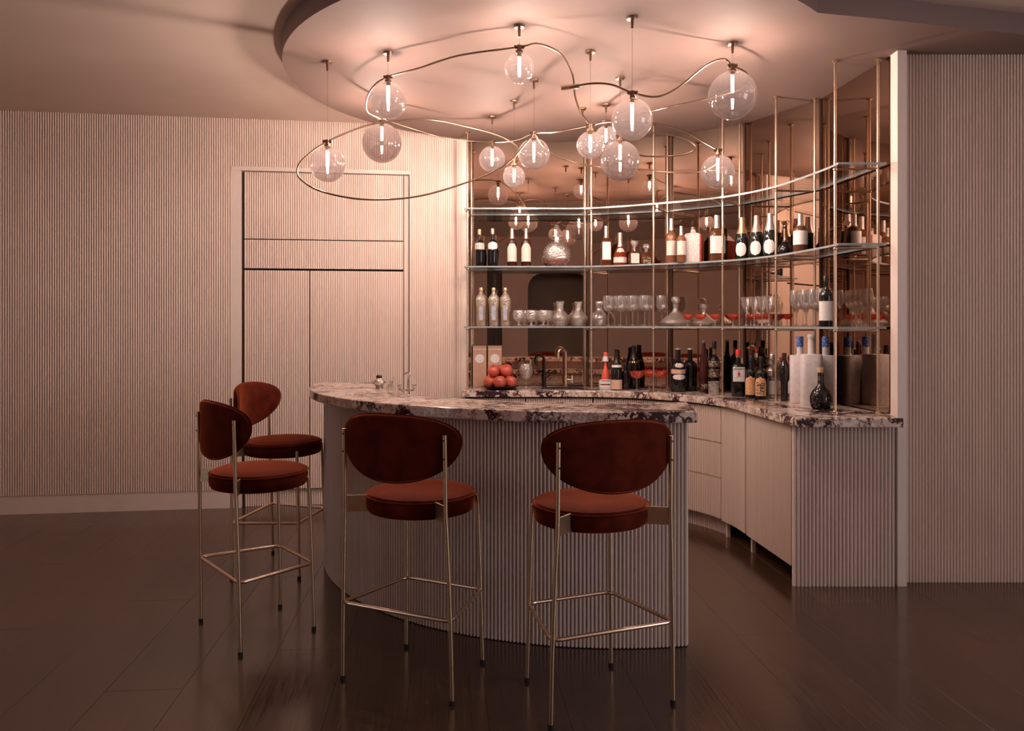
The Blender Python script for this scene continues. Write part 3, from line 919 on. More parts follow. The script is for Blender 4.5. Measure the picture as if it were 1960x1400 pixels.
# ================================================================== THINGS ON THE BAR TOP
def chrome_pot():
    t = thing('cocktail_strainer_pot', 'squat chrome pot with short collar on the curved bar top', 'pot', (-0.783, 4.62, 1.0555))
    MB().lathe([(0, 0), (0.022, 0), (0.024, 0.006), (0.020, 0.012), (0.034, 0.026), (0.038, 0.036), (0.030, 0.050), (0.018, 0.056), (0.016, 0.060), (0, 0.060)], 24).build('body', 'chrome', t, True)
    MB().lathe([(0, 0.0605), (0.017, 0.0605), (0.019, 0.070), (0.013, 0.078), (0, 0.079)], 20).build('lid', 'dark_bronze', t, True)
    MB().tube(catmull([(-0.034, 0, 0.034), (-0.046, 0, 0.040), (-0.048, 0, 0.032), (-0.036, 0, 0.024)], 5), 0.003, 8).build('handle', 'chrome', t, True)
chrome_pot()
def tap_small():
    t = thing('bar_tap', 'small chrome gooseneck tap with cross handles on the bar top', 'tap', (-0.600, 4.44, 1.0555))
    MB().box((0, 0, 0.005), (0.085, 0.04, 0.010)).build('base', 'chrome', t)
    MB().tube(catmull([(0.012, 0, 0.008), (0.012, 0, 0.05), (0.014, 0, 0.075), (0.020, 0, 0.092), (0.012, 0, 0.102), (-0.004, 0, 0.100), (-0.008, 0, 0.090)], 6), 0.0055, 10).build('spout', 'chrome', t, True)
    for sx in (-0.038, 0.045):
        h = MB().lathe([(0, 0.010), (0.006, 0.010), (0.008, 0.022), (0.005, 0.032), (0, 0.032)], 12, (sx, 0, 0)).build('handle', 'chrome', t, True)
        MB().tube([(sx - 0.014, 0, 0.030), (sx + 0.014, 0, 0.034)], 0.0035, 8).tube([(sx, -0.012, 0.032), (sx, 0.012, 0.032)], 0.0035, 8).build('cross', 'chrome', h, True)
tap_small()
t = thing('glass_stirrer_jar', 'little cut glass jar beside the chrome tap on the bar', 'jar', (-0.698, 4.50, 1.0555))
MB().lathe([(0, 0), (0.018, 0), (0.022, 0.010), (0.020, 0.022), (0.016, 0.034), (0.019, 0.050), (0.017, 0.050), (0.013, 0.034), (0.016, 0.02), (0, 0.008)], 12).build('body', 'cut_crystal', t)
MB().tube([(0.0, 0, 0.012), (0.022, 0, 0.075)], 0.0018, 6).build('stirrer', 'chrome', t)

# ================================================================== BOTTLES
def patch(m, rf, z0, z1, half, shape='rect', n=14, rows=10, nexp=2.0, sy=1.0, face=-PI / 2, grow=1.012):
    """label wrapped on the bottle; rf(z) gives the body radius"""
    vs = []; fs = []
    for j in range(rows + 1):
        v = j / rows
        z = z0 + (z1 - z0) * v
        if shape == 'oval': wv = math.sqrt(max(0.0, 1 - (2 * v - 1) ** 2)) * 0.999 + 0.001
        elif shape == 'arch': wv = 1.0 if v < 0.65 else math.sqrt(max(0.0, 1 - ((v - 0.65) / 0.35) ** 2)) * 0.98 + 0.02
        elif shape == 'point': wv = 1.0 if v < 0.75 else 1 - 0.6 * (v - 0.75) / 0.25
        else: wv = 1.0
        for i in range(n + 1):
            a = face + half * wv * (2 * i / n - 1)
            r = (rf(z) if callable(rf) else rf) * grow * superr(a, nexp)
            vs.append((r * math.cos(a), sy * r * math.sin(a), z))
    for j in range(rows):
        for i in range(n):
            k = j * (n + 1) + i
            fs.append((k, k + 1, k + n + 2, k + n + 1))
    m.add(vs, fs)
    return m

SHAPES = {
 'bordeaux': [(0, 0), (.94, 0), (1, .015), (1, .60), (.95, .655), (.72, .71), (.42, .75), (.36, .79), (.35, .97)],
 'champagne': [(0, 0), (.95, 0), (1, .02), (1, .46), (.93, .55), (.72, .66), (.50, .76), (.40, .84), (.37, .97)],
 'round_shoulder': [(0, 0), (.95, 0), (1, .015), (1, .56), (.93, .63), (.70, .685), (.40, .715), (.36, .75), (.35, .96)],
 'bell': [(0, 0), (.95, 0), (1, .03), (1, .26), (.88, .37), (.62, .50), (.42, .58), (.34, .63), (.33, .95)],
 'tall_slim': [(0, 0), (.95, 0), (1, .01), (1, .55), (.85, .62), (.55, .72), (.45, .80), (.42, .97)],
 'decanter': [(0, 0), (.95, 0), (1, .03), (1, .58), (.85, .66), (.40, .72), (.36, .80)],
 'flare': [(0, 0), (.82, 0), (.86, .02), (.84, .30), (.92, .55), (1.0, .70), (.90, .76), (.5, .83), (.34, .87), (.32, .93)],
 'vodka': [(0, 0), (.96, 0), (1, .015), (1, .700), (.95, .716), (.36, .722), (.33, .74), (.32, .985)],
 'bulb': [(0, 0), (.70, 0), (.86, .04), (1, .18), (.98, .30), (.80, .42), (.48, .52), (.30, .58), (.27, .66), (.27, .95)],
 'onion': [(0, 0), (.85, 0), (1, .08), (1, .28), (.85, .42), (.5, .54), (.32, .64), (.28, .95)],
 'wide_top': [(0, 0), (.55, 0), (.58, .02), (.60, .38), (.92, .50), (1, .60), (.90, .72), (.50, .80), (.36, .86), (.34, .97)],
}
def rad_fn(prof):
    def f(z):
        for (r0, z0), (r1, z1) in zip(prof, prof[1:]):
            if z0 <= z <= z1 and z1 > z0:
                return r0 + (r1 - r0) * (z - z0) / (z1 - z0)
        return prof[-1][0]
    return f
def bottle(name, label, pos, h, wdt, shape, gl, cap, labels=(), nexp=2.0, foil=None, rz=0.0, group=None, capr=1.12, cap0=None, stopper=None, sy=1.0):
    """a bottle of body, cap and labels; labels: (material, z0, z1, half angle, outline)"""
    R = wdt / 2
    t = thing(name, label, 'bottle', pos, rz, group)
    prof = [(r * R, z * h) for r, z in SHAPES[shape]]
    top_r, top_z = prof[-1]
    seg = 32 if nexp > 2 else 24
    MB().lathe(prof + [(0, top_z)], seg, nexp=nexp, sy=sy).build('body', gl, t, True)
    f = rad_fn(prof)
    if foil:
        fm, z0 = foil
        zs = [z0 + (0.985 - z0) * i / 6 for i in range(7)]
        pr = [(f(z * h) * 1.03 + 0.0005, z * h) for z in zs]
        pr += [(pr[-1][0], h), (0, h)]
        MB().lathe(pr, 20).build('foil', fm, t, True)
    if cap and not foil:
        c0 = (cap0 if cap0 is not None else 0.88) * h
        MB().lathe([(0, c0), (top_r * capr, c0), (top_r * capr, h - 0.003), (top_r * capr * 0.9, h), (0, h)], 16).build('cap', cap, t, True)
    for lb in labels:
        mt, z0, z1, half, shp = lb[:5]
        patch(MB(), f, z0 * h, z1 * h, half, shp, nexp=nexp if f((z0 + z1) / 2 * h) > 0.62 * R else 2.0, sy=sy).build('paper_label', mt, t, True)
    return t
def sx(px, y): return (px - 980.0) / FPX * y
def pos(px, y, z): return (sx(px, y), y, z + 0.0006)
S2 = SH[1]; S1 = SH[0]
r_ = math.radians
bottle('liqueur_bottle', 'slim black bottle with wide banded label and gold cap, beside the ribbed wall', pos(918, 6.2, S2), .30, .078, 'round_shoulder', 'black_glass', 'gold_foil', [('cream_label', .46, .64, 2.6, 'rect')], cap0=.86)
bottle('liqueur_bottle', 'slim black bottle with oval white label, second from the ribbed wall', pos(943, 6.2, S2), .305, .076, 'round_shoulder', 'black_glass', 'gold_foil', [('white_label', .44, .66, 1.5, 'oval')], cap0=.86)
for px, lab in ((980, 'dark red bottle with tall pointed cream label and pale capsule, beside the slim black bottles'), (1007, 'dark red bottle with tall pointed cream label and pale capsule, beside the crystal decanter')):
    bottle('vermouth_bottle', lab, pos(px, 6.2, S2), .305, .078, 'bordeaux', 'dark_red_glass', None, [('cream_label', .14, .60, 1.25, 'point')], foil=('rose_foil', .74))
# crystal decanter with studs
t = thing('crystal_decanter', 'round flat crystal decanter with spiked rim and ornate stopper', 'decanter', pos(1066, 6.2, S2))
rr = 0.098
MB().lathe([(0, 0.004), (.03, .004), (.032, .012)] + [(rr * math.sin(PI * i / 14), rr * 1.02 - rr * math.cos(PI * i / 14)) for i in range(2, 13)] + [(.022, .205), (.020, .250), (.027, .262), (0, .262)], 28, sy=0.45).build('body', 'cut_crystal', t, True)
MB().lathe([(0, .022), (.055, .022), (.082, .050), (.088, .066), (0, .066)], 24, sy=0.40).build('cognac', 'cognac_glass', t, True)
m = MB()
for k in range(28):
    a = r_(-48 + 276 * k / 27)
    c, s_ = math.cos(a), math.sin(a)
    m.lathe([(0, -.006), (.007, 0), (0, .011)], 6)
    base = len(m.v) - 8
    for q in range(base, len(m.v)):
        x, y, z = m.v[q]
        L = rr + 0.004 + z
        m.v[q] = (c * L - s_ * x, y, rr * 1.02 + s_ * L + c * x)
m.build('spiked_rim', 'cut_crystal', t)
m = MB().lathe([(0, .0), (.030, 0), (.034, .006), (0, .007)], 20, sy=.6)
m.build('foot', 'cut_crystal', t)
stp = MB().lathe([(0, .2625), (.014, .2625), (.020, .285), (.012, .30), (.022, .318), (.010, .335), (0, .342)], 12).build('stopper', 'cut_crystal', t)
for s_ in (-1, 1):
    for x, z, q in ((.026, .245, .010), (.030, .222, .008)): MB().sphere((s_ * x, 0, z), q, 8, 6).build('neck_ornament', 'cut_crystal', t, True)
bottle('whisky_bottle', 'tall square bottle with full white label, red side and silver neck, beside the brass pole', pos(1160, 6.12, S2), .315, .078, 'round_shoulder', 'amber_glass', None, [('white_label', .16, .60, .72, 'rect'), ('red_paint', .45, .58, .22, 'rect')][:1], nexp=6, foil=('silver_foil', .70))
bottle('cognac_bottle', 'bell shaped red brown bottle with cream band and rosy foil neck', pos(1187, 6.10, S2), .26, .106, 'bell', 'cognac_glass', None, [('cream_label', .10, .26, 2.4, 'rect'), ('cream_label', .42, .54, .8, 'arch')], foil=('rose_foil', .58))
def square_decanter(label, px, y, h, wdt, big):
    t = bottle('square_decanter', label, pos(px, y, S2), h * .78, wdt, 'decanter', 'amber_glass', None, [('cream_label', .12, .62, .6, 'rect')] if big else [('gold_pattern_label', .1, .5, .6, 'rect')], nexp=7)
    t['category'] = 'decanter'
    if big: MB().lathe([(0, h * .625), (.008, h * .625), (.010, h * .76), (.028, h * .86), (.033, h * .95), (.026, h), (0, h * .99)], 16, sy=.5).build('stopper', 'cut_crystal', t, True)
    else: MB().lathe([(0, h * .625), (.011, h * .625), (.014, h * .80), (.026, h * .82), (.028, h * .97), (.02, h), (0, h)], 10).build('stopper', 'cut_crystal', t)
square_decanter('square amber decanter with big disc stopper and cream label', 1214, 6.06, .195, .092, True)
square_decanter('small squat dark amber decanter with knob stopper', 1237, 6.03, .165, .086, False)
bottle('bourbon_bottle', 'tall reddish bourbon bottle with cream label and long silvery neck', pos(1285, 5.84, S2), .335, .082, 'round_shoulder', 'bourbon_glass', None, [('cream_label', .18, .50, 1.2, 'rect')], foil=('silver_foil', .74))
bottle('bourbon_bottle', 'shorter amber bottle with pale label and white neck, next to the patterned box bottle', pos(1304, 5.72, S2), .265, .068, 'bordeaux', 'bourbon_glass', None, [('cream_label', .20, .58, 1.2, 'rect')], foil=('silver_foil', .75))
t = thing('patterned_gin_bottle', 'square white bottle printed with red and black pattern, round stopper', 'bottle', pos(1327, 5.77, S2), r_(-22))
MB().lathe([(0, 0), (.056, 0), (.058, .006), (.058, .200), (.052, .212), (.02, .222), (.018, .245), (0, .245)], 32, nexp=9).build('body', 'pattern_label', t, True)
MB().box((0.0615, 0, .105), (.004, .10, .20)).build('side_panel', 'red_paint', t)
MB().lathe([(0, .2455), (.022, .2455), (.022, .262), (.012, .27), (.016, .285), (.020, .300), (.012, .314), (0, .316)], 16).build('stopper', 'aged_brass', t, True)
bottle('bourbon_bottle', 'broad bourbon bottle with large white label and white neck, by the brass pole', pos(1372, 5.66, S2), .335, .108, 'round_shoulder', 'brown_glass', None, [('white_label', .17, .54, 1.15, 'rect')], foil=('silver_foil', .72), nexp=4)
for px, y, lab in ((1420, 5.56, 'champagne bottle with gold foil and white oval label, beside the broad bourbon bottle'), (1448, 5.46, 'champagne bottle with rosy gold foil and white oval label, middle of the three'), (1474, 5.36, 'champagne bottle with pale foil and white oval label, right behind the brass pole')):
    bottle('champagne_bottle', lab, pos(px, y, S2), .305, .094, 'champagne', 'dark_green_glass', None, [('white_label', .08, .42, .85, 'oval')], foil=({1420: 'gold_foil', 1448: 'rose_foil', 1474: 'silver_foil'}[px], .62), rz=r_(-28))
t = bottle('bulb_bottle', 'dark bulbous bottle topped by a bronze antler stopper', pos(1503, 5.26, S2), .19, .098, 'bulb', 'black_glass', None, [], foil=('aged_brass', .52))
m = MB().sphere((0, 0, .205), .014, 10, 8)
for s_ in (-1, 1):
    m.tube(catmull([(s_ * .006, 0, .212), (s_ * .020, 0, .226), (s_ * .018, 0, .246)], 4), .0035, 6).tube([(s_ * .019, 0, .228), (s_ * .030, 0, .240)], .003, 6)
m.build('stopper', 'aged_brass', t, True)
bottle('scotch_bottle', 'clear brown scotch bottle with white paper label and long white capsule', pos(1532, 5.10, S2), .265, .092, 'round_shoulder', 'brown_glass', None, [('white_label', .24, .58, 1.3, 'rect')], foil=('silver_foil', .70), rz=r_(-20))

# lower shelf
for px, lab in ((921, 'golden fluted liqueur bottle with grey label, beside the ribbed wall'), (945, 'golden fluted liqueur bottle with grey label, middle of three'), (967, 'golden fluted liqueur bottle with grey label, beside the small goblets')):
    t = bottle('elderflower_bottle', lab, pos(px, 6.2, S1), .305, .084, 'flare', 'pale_gold_glass', 'gold_foil', [('grey_label', .16, .52, .38, 'rect'), ('gold_foil', .04, .11, .3, 'rect')], nexp=4, cap0=.92, capr=1.25)
def ware(name, label, cat, group, spots, prof, m, z, seg=20, parts=()):
    """copies of one lathe-turned glass on a shelf"""
    first = None
    for px, y in spots:
        p = pos(px, y, z)
        if first is None:
            t = thing(name, '', cat, p, 0, group)
            for nm, pr, mt in [('bowl', prof, m)] + list(parts):
                MB().lathe(pr, seg).build(nm, mt, t, True)
            first = t
        else:
            t = copy_tree(first); t.location = p
        t['label'] = label if isinstance(label, str) else label[spots.index((px, y))]
        if group: t['group'] = group
GOB = [(r * 1.15, z * 1.12) for r, z in [(.012, .030), (.034, .045), (.042, .070), (.040, .100), (.036, .112), (.034, .112), (.038, .098), (.039, .072), (.031, .049), (0, .038)]]
GOBF = [(r * 1.15, z * 1.12) for r, z in [(0, 0), (.028, 0), (.030, .003), (.010, .010), (.008, .022), (.013, .031), (0, .033)]]
ware('short_goblet', 'short stemmed cut crystal goblet in the cluster by the fluted bottles', 'goblet', 'short crystal goblets', [(993, 6.13), (1017, 6.13), (1040, 6.13), (1003, 6.24), (1026, 6.25), (1049, 6.27)], GOB, 'cut_crystal', S1, 12, [('foot', GOBF, 'cut_crystal')])
CAR = [(0, 0), (.052, 0), (.056, .004), (.076, .050), (.078, .066), (.060, .096), (.034, .120), (.028, .136), (.026, .160), (.036, .196), (.034, .196), (.024, .160), (.024, .140), (.030, .118), (.055, .094), (.072, .066), (.05, .01), (0, .008)]
ware('glass_carafe', ['clear faceted carafe with flared neck standing by the short goblets', 'clear faceted carafe with flared neck between another carafe and the brass poles'], 'carafe', 'faceted carafes', [(1072, 6.17), (1107, 6.25)], CAR, 'cut_crystal', S1, 9)
ware('glass_carafe', 'clear faceted carafe with flared neck behind the brass pole next to wine glasses', 'carafe', None, [(1147, 6.22)], CAR, 'clear_glass', S1, 9)
WINE = [(.005, .110), (.020, .118), (.036, .140), (.041, .170), (.040, .205), (.036, .238), (.035, .238), (.039, .205), (.040, .170), (.034, .142), (.016, .122), (0, .118)]
WINEF = [(0, 0), (.034, 0), (.036, .002), (.012, .007), (.0042, .016), (.0038, .095), (.006, .111), (0, .112)]
def wine(label, group, spots, s=1.0):
    ware('wine_glass', label, 'wine glass', group, spots, [(r * s * 1.12, z * s) for r, z in WINE], 'clear_glass', S1, 24, [('stem', [(r * s, z * s) for r, z in WINEF], 'clear_glass')])
wine('tall empty wine glass in the row between the carafes and ship decanter', 'wine glasses by the carafes', [(1165, 6.12), (1188, 6.08), (1211, 6.06), (1234, 6.01), (1177, 6.24), (1199, 6.21), (1221, 6.17), (1243, 6.13), (1267, 6.07)])
SHIP = [(0, 0), (.095, 0), (.105, .006), (.118, .030), (.100, .052), (.052, .086), (.026, .112), (.020, .130), (.019, .150), (.026, .165), (.024, .165), (.017, .150), (.018, .128), (.024, .108), (.048, .082), (.095, .050), (.10, .02), (0, .012)]
def ship(label, px, y, s):
    t = thing('ship_decanter', label, 'decanter', pos(px, y, S1))
    MB().lathe([(r * s, z * s) for r, z in SHIP], 20).build('body', 'cut_crystal', t, True)
    MB().lathe([(0, .150 * s), (.015 * s, .150 * s), (.018 * s, .168 * s), (.030 * s, .185 * s), (.034 * s, .205 * s), (.026 * s, .222 * s), (0, .228 * s)], 10).build('stopper', 'cut_crystal', t)
ship('wide based crystal ship decanter between wine glasses and red coupes', 1293, 5.92, 1.0)
ship('wide based crystal ship decanter standing behind the red coupes', 1347, 5.86, .75)
CPB = [(.004, .058), (.020, .062), (.040, .074), (.048, .092), (.049, .108), (.047, .108), (.045, .092), (.037, .077), (.018, .066), (0, .064)]
CPF = [(0, 0), (.030, 0), (.032, .002), (.010, .006), (.0045, .014), (.0045, .052), (.007, .060), (0, .060)]
def coupe(label, group, spots, z, s=1.0):
    ware('red_coupe', label, 'coupe', group, spots, [(r * s, q * s) for r, q in CPB], 'red_glass', z, 20, [('stem', [(r * s, q * s) for r, q in CPF], 'clear_glass')])
coupe(['red bowled coupe glass between the two ship decanters', 'red bowled coupe glass standing before the smaller ship decanter', 'red bowled coupe glass between the smaller ship decanter and a brass pole', 'red bowled coupe glass between a brass pole and the flared wine glasses'], 'red coupes on the lowest shelf', [(1316, 5.72), (1341, 5.69), (1369, 5.66), (1403, 5.62)], S1, .82)
coupe('red bowled coupe glass standing behind the flared wine glasses', 'red coupes behind wine glasses', [(1437, 5.70), (1451, 5.60), (1467, 5.50)], S1, .82)
CONE = [(.006, .085), (.012, .100), (.030, .150), (.038, .185), (.040, .205), (.039, .205), (.036, .185), (.028, .152), (.008, .105), (0, .10)]
CONEF = [(0, 0), (.032, 0), (.034, .002), (.010, .008), (.005, .020), (.005, .075), (.008, .088), (0, .089)]
ware('flared_wine_glass', 'flared clear wine glass in the row before the red coupes', 'wine glass', 'flared wine glasses', [(1428, 5.48), (1444, 5.40), (1459, 5.32), (1472, 5.24)], CONE, 'clear_glass', S1, 20, [('stem', CONEF, 'clear_glass')])
wine('large wine glass in the cluster at the end of the lowest shelf', 'wine glasses at the shelf end', [(1525, 5.14), (1543, 5.05), (1560, 4.96), (1577, 4.87), (1537, 5.24), (1556, 5.14)], 1.0)
bottle('small_red_bottle', 'small dark red bottle tucked among the end wine glasses', pos(1573, 5.26, S1), .15, .05, 'bordeaux', 'dark_red_glass', 'red_paint', [])
bottle('wine_bottle', 'dark bottle with tall white label at the end of the lowest shelf', pos(1581, 4.62, S1), .30, .076, 'bordeaux', 'black_glass', 'cap_black', [('white_label', .12, .50, 1.5, 'rect')], rz=r_(-30))

# ================================================================== THINGS ON THE WORKTOP
CT = TOP
for px, y, lab, wd in ((918, 6.33, 'tan gift box with one round white seal beside the ribbed wall', .108), (947, 6.33, 'tan gift box with round white seals behind the apples', .108)):
    t = thing('gift_box', lab, 'box', pos(px, y, CT), r_(3))
    MB().box((0, 0, .162), (wd, .07, .324)).build('carton', 'kraft_board', t)
    MB().box((0, 0, .3265), (wd + .002, .072, .004)).build('lid', 'peach_label', t)
    m = MB(); n = 24
    m.add([(.036 * math.cos(2 * PI * k / n), -.0362, .228 + .036 * math.sin(2 * PI * k / n)) for k in range(n)] + [(.036 * math.cos(2 * PI * k / n), -.035, .228 + .036 * math.sin(2 * PI * k / n)) for k in range(n)], [tuple(range(n))] + [(k, n + k, n + (k + 1) % n, (k + 1) % n) for k in range(n)])
    m.build('seal', 'white_label', t)
    MB().box((0, -.0355, .302), (wd, .001, .006)).build('band', 'trim_paint', t)
pl = thing('plate', 'dark shallow plate under the heap of apples', 'plate', pos(957, 6.11, CT))
MB().lathe([(0, 0), (.085, 0), (.10, .003), (.142, .018), (.144, .021), (.139, .021), (.098, .008), (0, .006)], 36).build('dish', 'plate_dark', pl, True)
MB().lathe([(0.139, .0205), (.1445, .0205), (.1445, .0225), (.139, .0225)], 36).build('rim', 'dark_bronze', pl, True)
pc = Vector(pl.location)
AP = [(.086 * math.cos(math.radians(q)), .086 * math.sin(math.radians(q)), .0) for q in (-90, -18, 54, 126, 198)]
AP += [(-.048, -.012, .084), (.050, -.010, .086), (.0, .070, .082)]
apple = None
for i, (dx, dy, dz) in enumerate(AP):
    s = 1.13 if i in (0, 6) else 1.08
    if apple is None:
        apple = thing('apple', 'glossy red apple in the heap on the dark plate', 'apple', group='apples on the plate')
        R = .044
        prof = [(0, -.036), (.012, -.040), (.026, -.036), (.038, -.022), (.044, .0), (.044, .014), (.038, .030), (.026, .039), (.014, .039), (.006, .033), (0, .029)]
        MB().lathe(prof, 22).build('flesh', 'apple_skin', apple, True)
        MB().tube([(0, 0, .028), (.003, .001, .044), (.006, .002, .051)], .0016, 6).build('stem', 'apple_stem', apple)
        a = apple
    else:
        a = copy_tree(apple)
    a.location = (pc.x + dx, pc.y + dy, pc.z + .0545 + dz)
    a.scale = (s, s, s)
    a.rotation_euler = ((0.35 if dy < 0 else -.2) + .3 * random.random(), .4 * (random.random() - .5), random.random() * 6)
SNF = [(.006, .075), (.030, .085), (.052, .115), (.056, .145), (.046, .180), (.040, .195), (.038, .195), (.044, .180), (.053, .145), (.048, .115), (.02, .09), (0, .085)]
SNFF = [(0, 0), (.036, 0), (.038, .003), (.012, .008), (.0055, .018), (.0055, .065), (.009, .077), (0, .078)]
ware('snifter_glass', 'round cut crystal snifter beside the plate of apples', 'glass', None, [(1007, 6.12)], SNF, 'cut_crystal', CT, 14, [('stem', SNFF, 'clear_glass')])
def faucet(name, label, px, y, h, reach, m, r, lever):
    t = thing(name, label, 'faucet', pos(px, y, CT))
    MB().lathe([(0, 0), (.020, 0), (.020, .006), (.014, .012), (.014, .085), (r, .092), (0, .092)], 16).build('base', m, t, True)
    k = reach / 2
    pts = [(0, 0, .08), (0, 0, h - k)] + [(-k + k * math.cos(a), -.02 * (1 - math.cos(a)), h - k + k * math.sin(a)) for a in [PI * i / 8 for i in range(1, 9)]] + [(-reach, -.04, h - k - .05)]
    MB().tube(pts, r, 12).build('spout', m, t, True)
    if lever == 'cross':
        hd = MB().tube([(.012, 0, .06), (.050, 0, .06)], .008, 10).build('handle', m, t, True)
        MB().tube([(.05, 0, .038), (.05, 0, .095)], .005, 8).tube([(.05, -.026, .066), (.05, .026, .066)], .005, 8).build('cross', 'white_paper', hd, True)
    else:
        MB().tube([(.010, 0, .055), (.040, 0, .062), (.052, 0, .080)], .006, 8).build('handle', m, t, True)
faucet('brass_faucet', 'tall brushed brass gooseneck faucet with cross handle over the sink', 1083, 6.26, .305, .062, 'brass', .0115, 'cross')
faucet('bronze_faucet', 'slim dark bronze gooseneck tap beside the snifter', 1042, 6.27, .25, .065, 'dark_bronze', .008, 'lever')
t = thing('bar_sink', 'small dark steel sink set in the marble before the brass faucet', 'sink', (.41, 6.14, CT + .0004))
MB().lathe([(.135, 0), (.15, 0), (.152, .004), (.146, .006), (.138, .004)], 36, sy=.62).build('rim', 'steel_sink', t, True)
MB().lathe([(0, .0006), (.139, .0006), (.139, .0018), (0, .0012)], 36, sy=.62).build('basin', 'steel_sink', t, True)
MB().lathe([(0, .0021), (.022, .0021), (.024, .0035), (0, .0035)], 16).build('drain', 'dark_bronze', t)

bottle('coral_bottle', 'coral red stacked bottle with white collar in a white crate', pos(1159, 6.095, CT + .0102), .275, .064, 'onion', 'coral_plastic', 'coral_plastic', [], capr=1.7, cap0=.90) 
t = bpy.data.objects['coral_bottle']
MB().lathe([(.011, .205), (.024, .205), (.018, .245), (.011, .245)], 16).build('collar', 'white_paper', t, True)
t = thing('small_crate', 'small white open crate holding the coral red bottle', 'crate', pos(1158, 6.075, CT))
MB().box((0, .02, .005), (.082, .082, .010)).build('bottom', 'white_paper', t)
for z in (.022, .052): MB().box((0, -.020, z), (.084, .006, .020)).build('slat', 'white_paper', t); MB().box((0, .060, z), (.084, .006, .020)).build('slat', 'white_paper', t)
for s_ in (-1, 1): MB().box((s_ * .040, .02, .034), (.006, .076, .060)).build('side', 'white_paper', t)
MB().box((0, -.020, .072), (.084, .006, .008)).build('slat', 'white_paper', t)
bottle('sparkling_bottle', 'dark sparkling wine bottle with pale neck tag and peach block label', pos(1180, 6.02, CT), .31, .086, 'champagne', 'dark_green_glass', None, [('peach_label', .02, .255, 1.35, 'rect'), ('white_label', .56, .62, 1.4, 'rect')], foil=('dark_bronze', .66))
bottle('small_black_bottle', 'small black bottle standing right of the sparkling wine', pos(1197, 6.04, CT), .20, .060, 'bordeaux', 'black_glass', 'cap_black', [])
bottle('wine_bottle', 'sloping black wine bottle with copper neck band behind the red coupe', pos(1213, 6.16, CT), .335, .094, 'champagne', 'black_glass', None, [('gold_foil', .60, .64, 3.1, 'rect')], foil=('cap_black', .70))
ware('red_coupe', ['wide shallow red coupe glass on the worktop before the black wine bottle', 'wide shallow red coupe glass on the worktop, close to the mirror behind the brass pole', 'wide shallow red coupe glass between the brass pole and the banner labelled bottle'], 'coupe', 'red coupes on the worktop', [(1219, 5.93), (1243, 6.06), (1264, 5.93)], [(.004, .092), (.026, .096), (.046, .110), (.056, .132), (.058, .148), (.056, .148), (.053, .132), (.043, .113), (.022, .101), (0, .098)], 'red_glass', CT, 24, [('stem', [(0, 0), (.034, 0), (.036, .002), (.012, .007), (.0045, .016), (.0045, .086), (.007, .094), (0, .095)], 'clear_glass')])
bottle('cream_liqueur_bottle', 'dark squat shouldered bottle with red and white banner label', pos(1298, 5.84, CT), .325, .106, 'round_shoulder', 'black_glass', 'silver_foil', [('banner_label', .42, .52, 1.5, 'rect'), ('white_label', .28, .41, 1.0, 'oval'), ('pattern_label', .56, .66, .7, 'oval')], cap0=.965, capr=1.3)
bottle('plain_black_bottle', 'plain black shouldered bottle with silver lid and no label', pos(1321, 5.95, CT), .32, .104, 'round_shoulder', 'black_glass', 'silver_foil', [], cap0=.975, capr=1.3)
bottle('slim_bottle', 'tall slim dark brown bottle with clear stopper', pos(1347, 5.80, CT), .385, .066, 'tall_slim', 'dark_red_glass', 'clear_glass', [('gold_pattern_label', .06, .16, .8, 'rect')], cap0=.94, capr=1.2)
bottle('rum_bottle', 'tall black bottle wrapped in gold patterned labels, black stopper', pos(1367, 5.77, CT), .38, .082, 'round_shoulder', 'black_glass', 'cap_black', [('gold_pattern_label', .30, .46, 2.2, 'rect'), ('gold_pattern_label', .50, .62, 1.6, 'rect'), ('gold_foil', .74, .85, 3.1, 'rect')], cap0=.87)
ware('cut_tumbler', 'cut crystal tumbler standing before the gold patterned bottle', 'tumbler', None, [(1366, 5.60)], [(0, 0), (.034, 0), (.037, .004), (.042, .095), (.040, .095), (.034, .030), (0, .026)], 'cut_crystal', CT, 12)
# square bourbon bottle with lettering
t = bottle('square_bourbon_bottle', 'square dark bourbon bottle with white lettered label and red cap', pos(1413, 5.48, CT), .325, .094, 'round_shoulder', 'black_glass', 'red_paint', [], nexp=5, cap0=.87, rz=r_(-10))
lb = MB(); patch(lb, .047, .105, .205, .74, 'rect', nexp=5, grow=1.015); lo = lb.build('paper_label', 'white_paper', t, True)
patch(MB(), .0165, .235, .282, 1.6, 'rect').build('neck_label', 'cream_label', t, True)
def text(s, size, locx, parent, m, name='lettering'):
    cu = bpy.data.curves.new(name, 'FONT'); cu.body = s; cu.size = size; cu.align_x = 'CENTER'; cu.align_y = 'CENTER'; cu.extrude = 0.0003
    o = bpy.data.objects.new('tmp', cu); col.objects.link(o)
    dg = bpy.context.evaluated_depsgraph_get()
    me = bpy.data.meshes.new_from_object(o.evaluated_get(dg))
    bpy.data.objects.remove(o)
    me.materials.clear(); me.materials.append(MATS[m])
    q = bpy.data.objects.new(name, me); col.objects.link(q); q.parent = parent
    q.location = locx; q.rotation_euler = (PI / 2, 0, 0)
    return q
text('JIM BEAM', .0165, (0, -.0492, .192), lo, 'ink_black')
m = MB()
for k, (x, z) in enumerate(((0, .168), (-.004, .158), (.004, .158), (0, .150))): m.box((x, -.0490, z), (.009, .001, .012))
m.tube([(-.012, -.0490, .136), (0, -.0490, .150), (.012, -.0490, .136)], .0018, 6)
m.build('emblem', 'red_paint', lo)
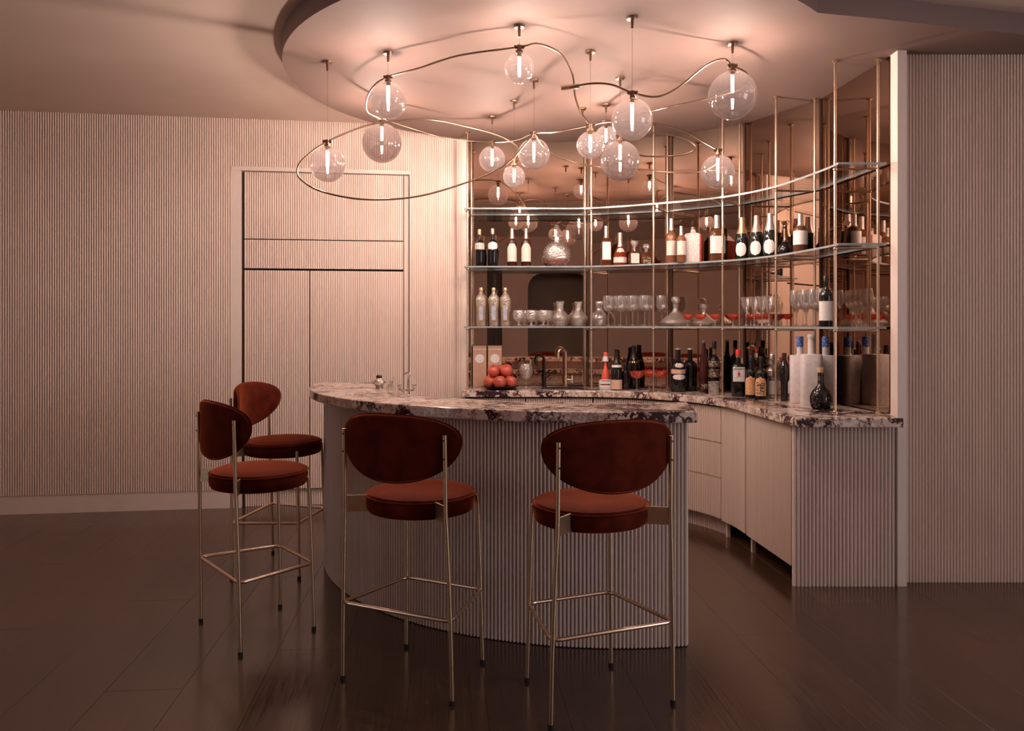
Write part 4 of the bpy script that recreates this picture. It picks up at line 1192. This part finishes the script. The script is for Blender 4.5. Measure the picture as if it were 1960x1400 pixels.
bottle('amaro_bottle', 'round black bottle with arched orange label', pos(1438, 5.36, CT), .285, .088, 'round_shoulder', 'black_glass', 'cap_black', [('orange_label', .08, .53, .95, 'arch')], rz=r_(-24))
bottle('amaro_bottle', 'round black bottle with orange label showing a dark picture', pos(1457, 5.28, CT), .285, .086, 'round_shoulder', 'black_glass', 'cap_black', [('orange_label', .08, .53, .95, 'arch'), ('picture_label', .12, .40, .62, 'rect')], rz=r_(-24))
bottle('clear_spirit_bottle', 'clear bottle with broad white label half hidden by the brass pole', pos(1478, 5.33, CT), .30, .086, 'round_shoulder', 'clear_glass', 'silver_foil', [('white_label', .10, .40, 1.4, 'rect')], rz=r_(-20))
bottle('wide_top_bottle', 'black bottle narrow at the base with dark red cap', pos(1501, 5.12, CT), .315, .076, 'wide_top', 'black_glass', 'dark_red_glass', [], cap0=.90)
bottle('clear_spirit_bottle', 'clear bottle with white label squeezed beside the frosted bottles', pos(1513, 5.34, CT), .29, .084, 'round_shoulder', 'clear_glass', 'dark_red_glass', [('white_label', .12, .42, 1.4, 'rect')], rz=r_(-20))
bottle('frosted_vodka_bottle', 'big frosted bottle with blue neck label next to the narrow black bottle', pos(1531, 5.02, CT), .425, .124, 'vodka', 'frosted_glass', 'blue_label', [], cap0=.84, capr=1.08, nexp=5, rz=r_(-18))
bottle('frosted_vodka_bottle', 'big frosted bottle with bare frosted neck before the blue necked ones', pos(1553, 4.88, CT), .44, .128, 'vodka', 'frosted_glass', 'frosted_glass', [], cap0=.94, capr=1.14, nexp=5, rz=r_(-18))
bottle('frosted_vodka_bottle', 'big frosted bottle with blue neck label behind the round dark flask', pos(1580, 4.98, CT), .425, .124, 'vodka', 'frosted_glass', 'blue_label', [], cap0=.84, capr=1.08, nexp=5, rz=r_(-18))
bottle('round_flask', 'dark round bellied flask with pale stopper at the counter end', pos(1571, 4.66, CT), .245, .128, 'bulb', 'black_glass', 'cap_cork', [('gold_pattern_label', .70, .78, 3.1, 'rect')], cap0=.88, capr=1.2)
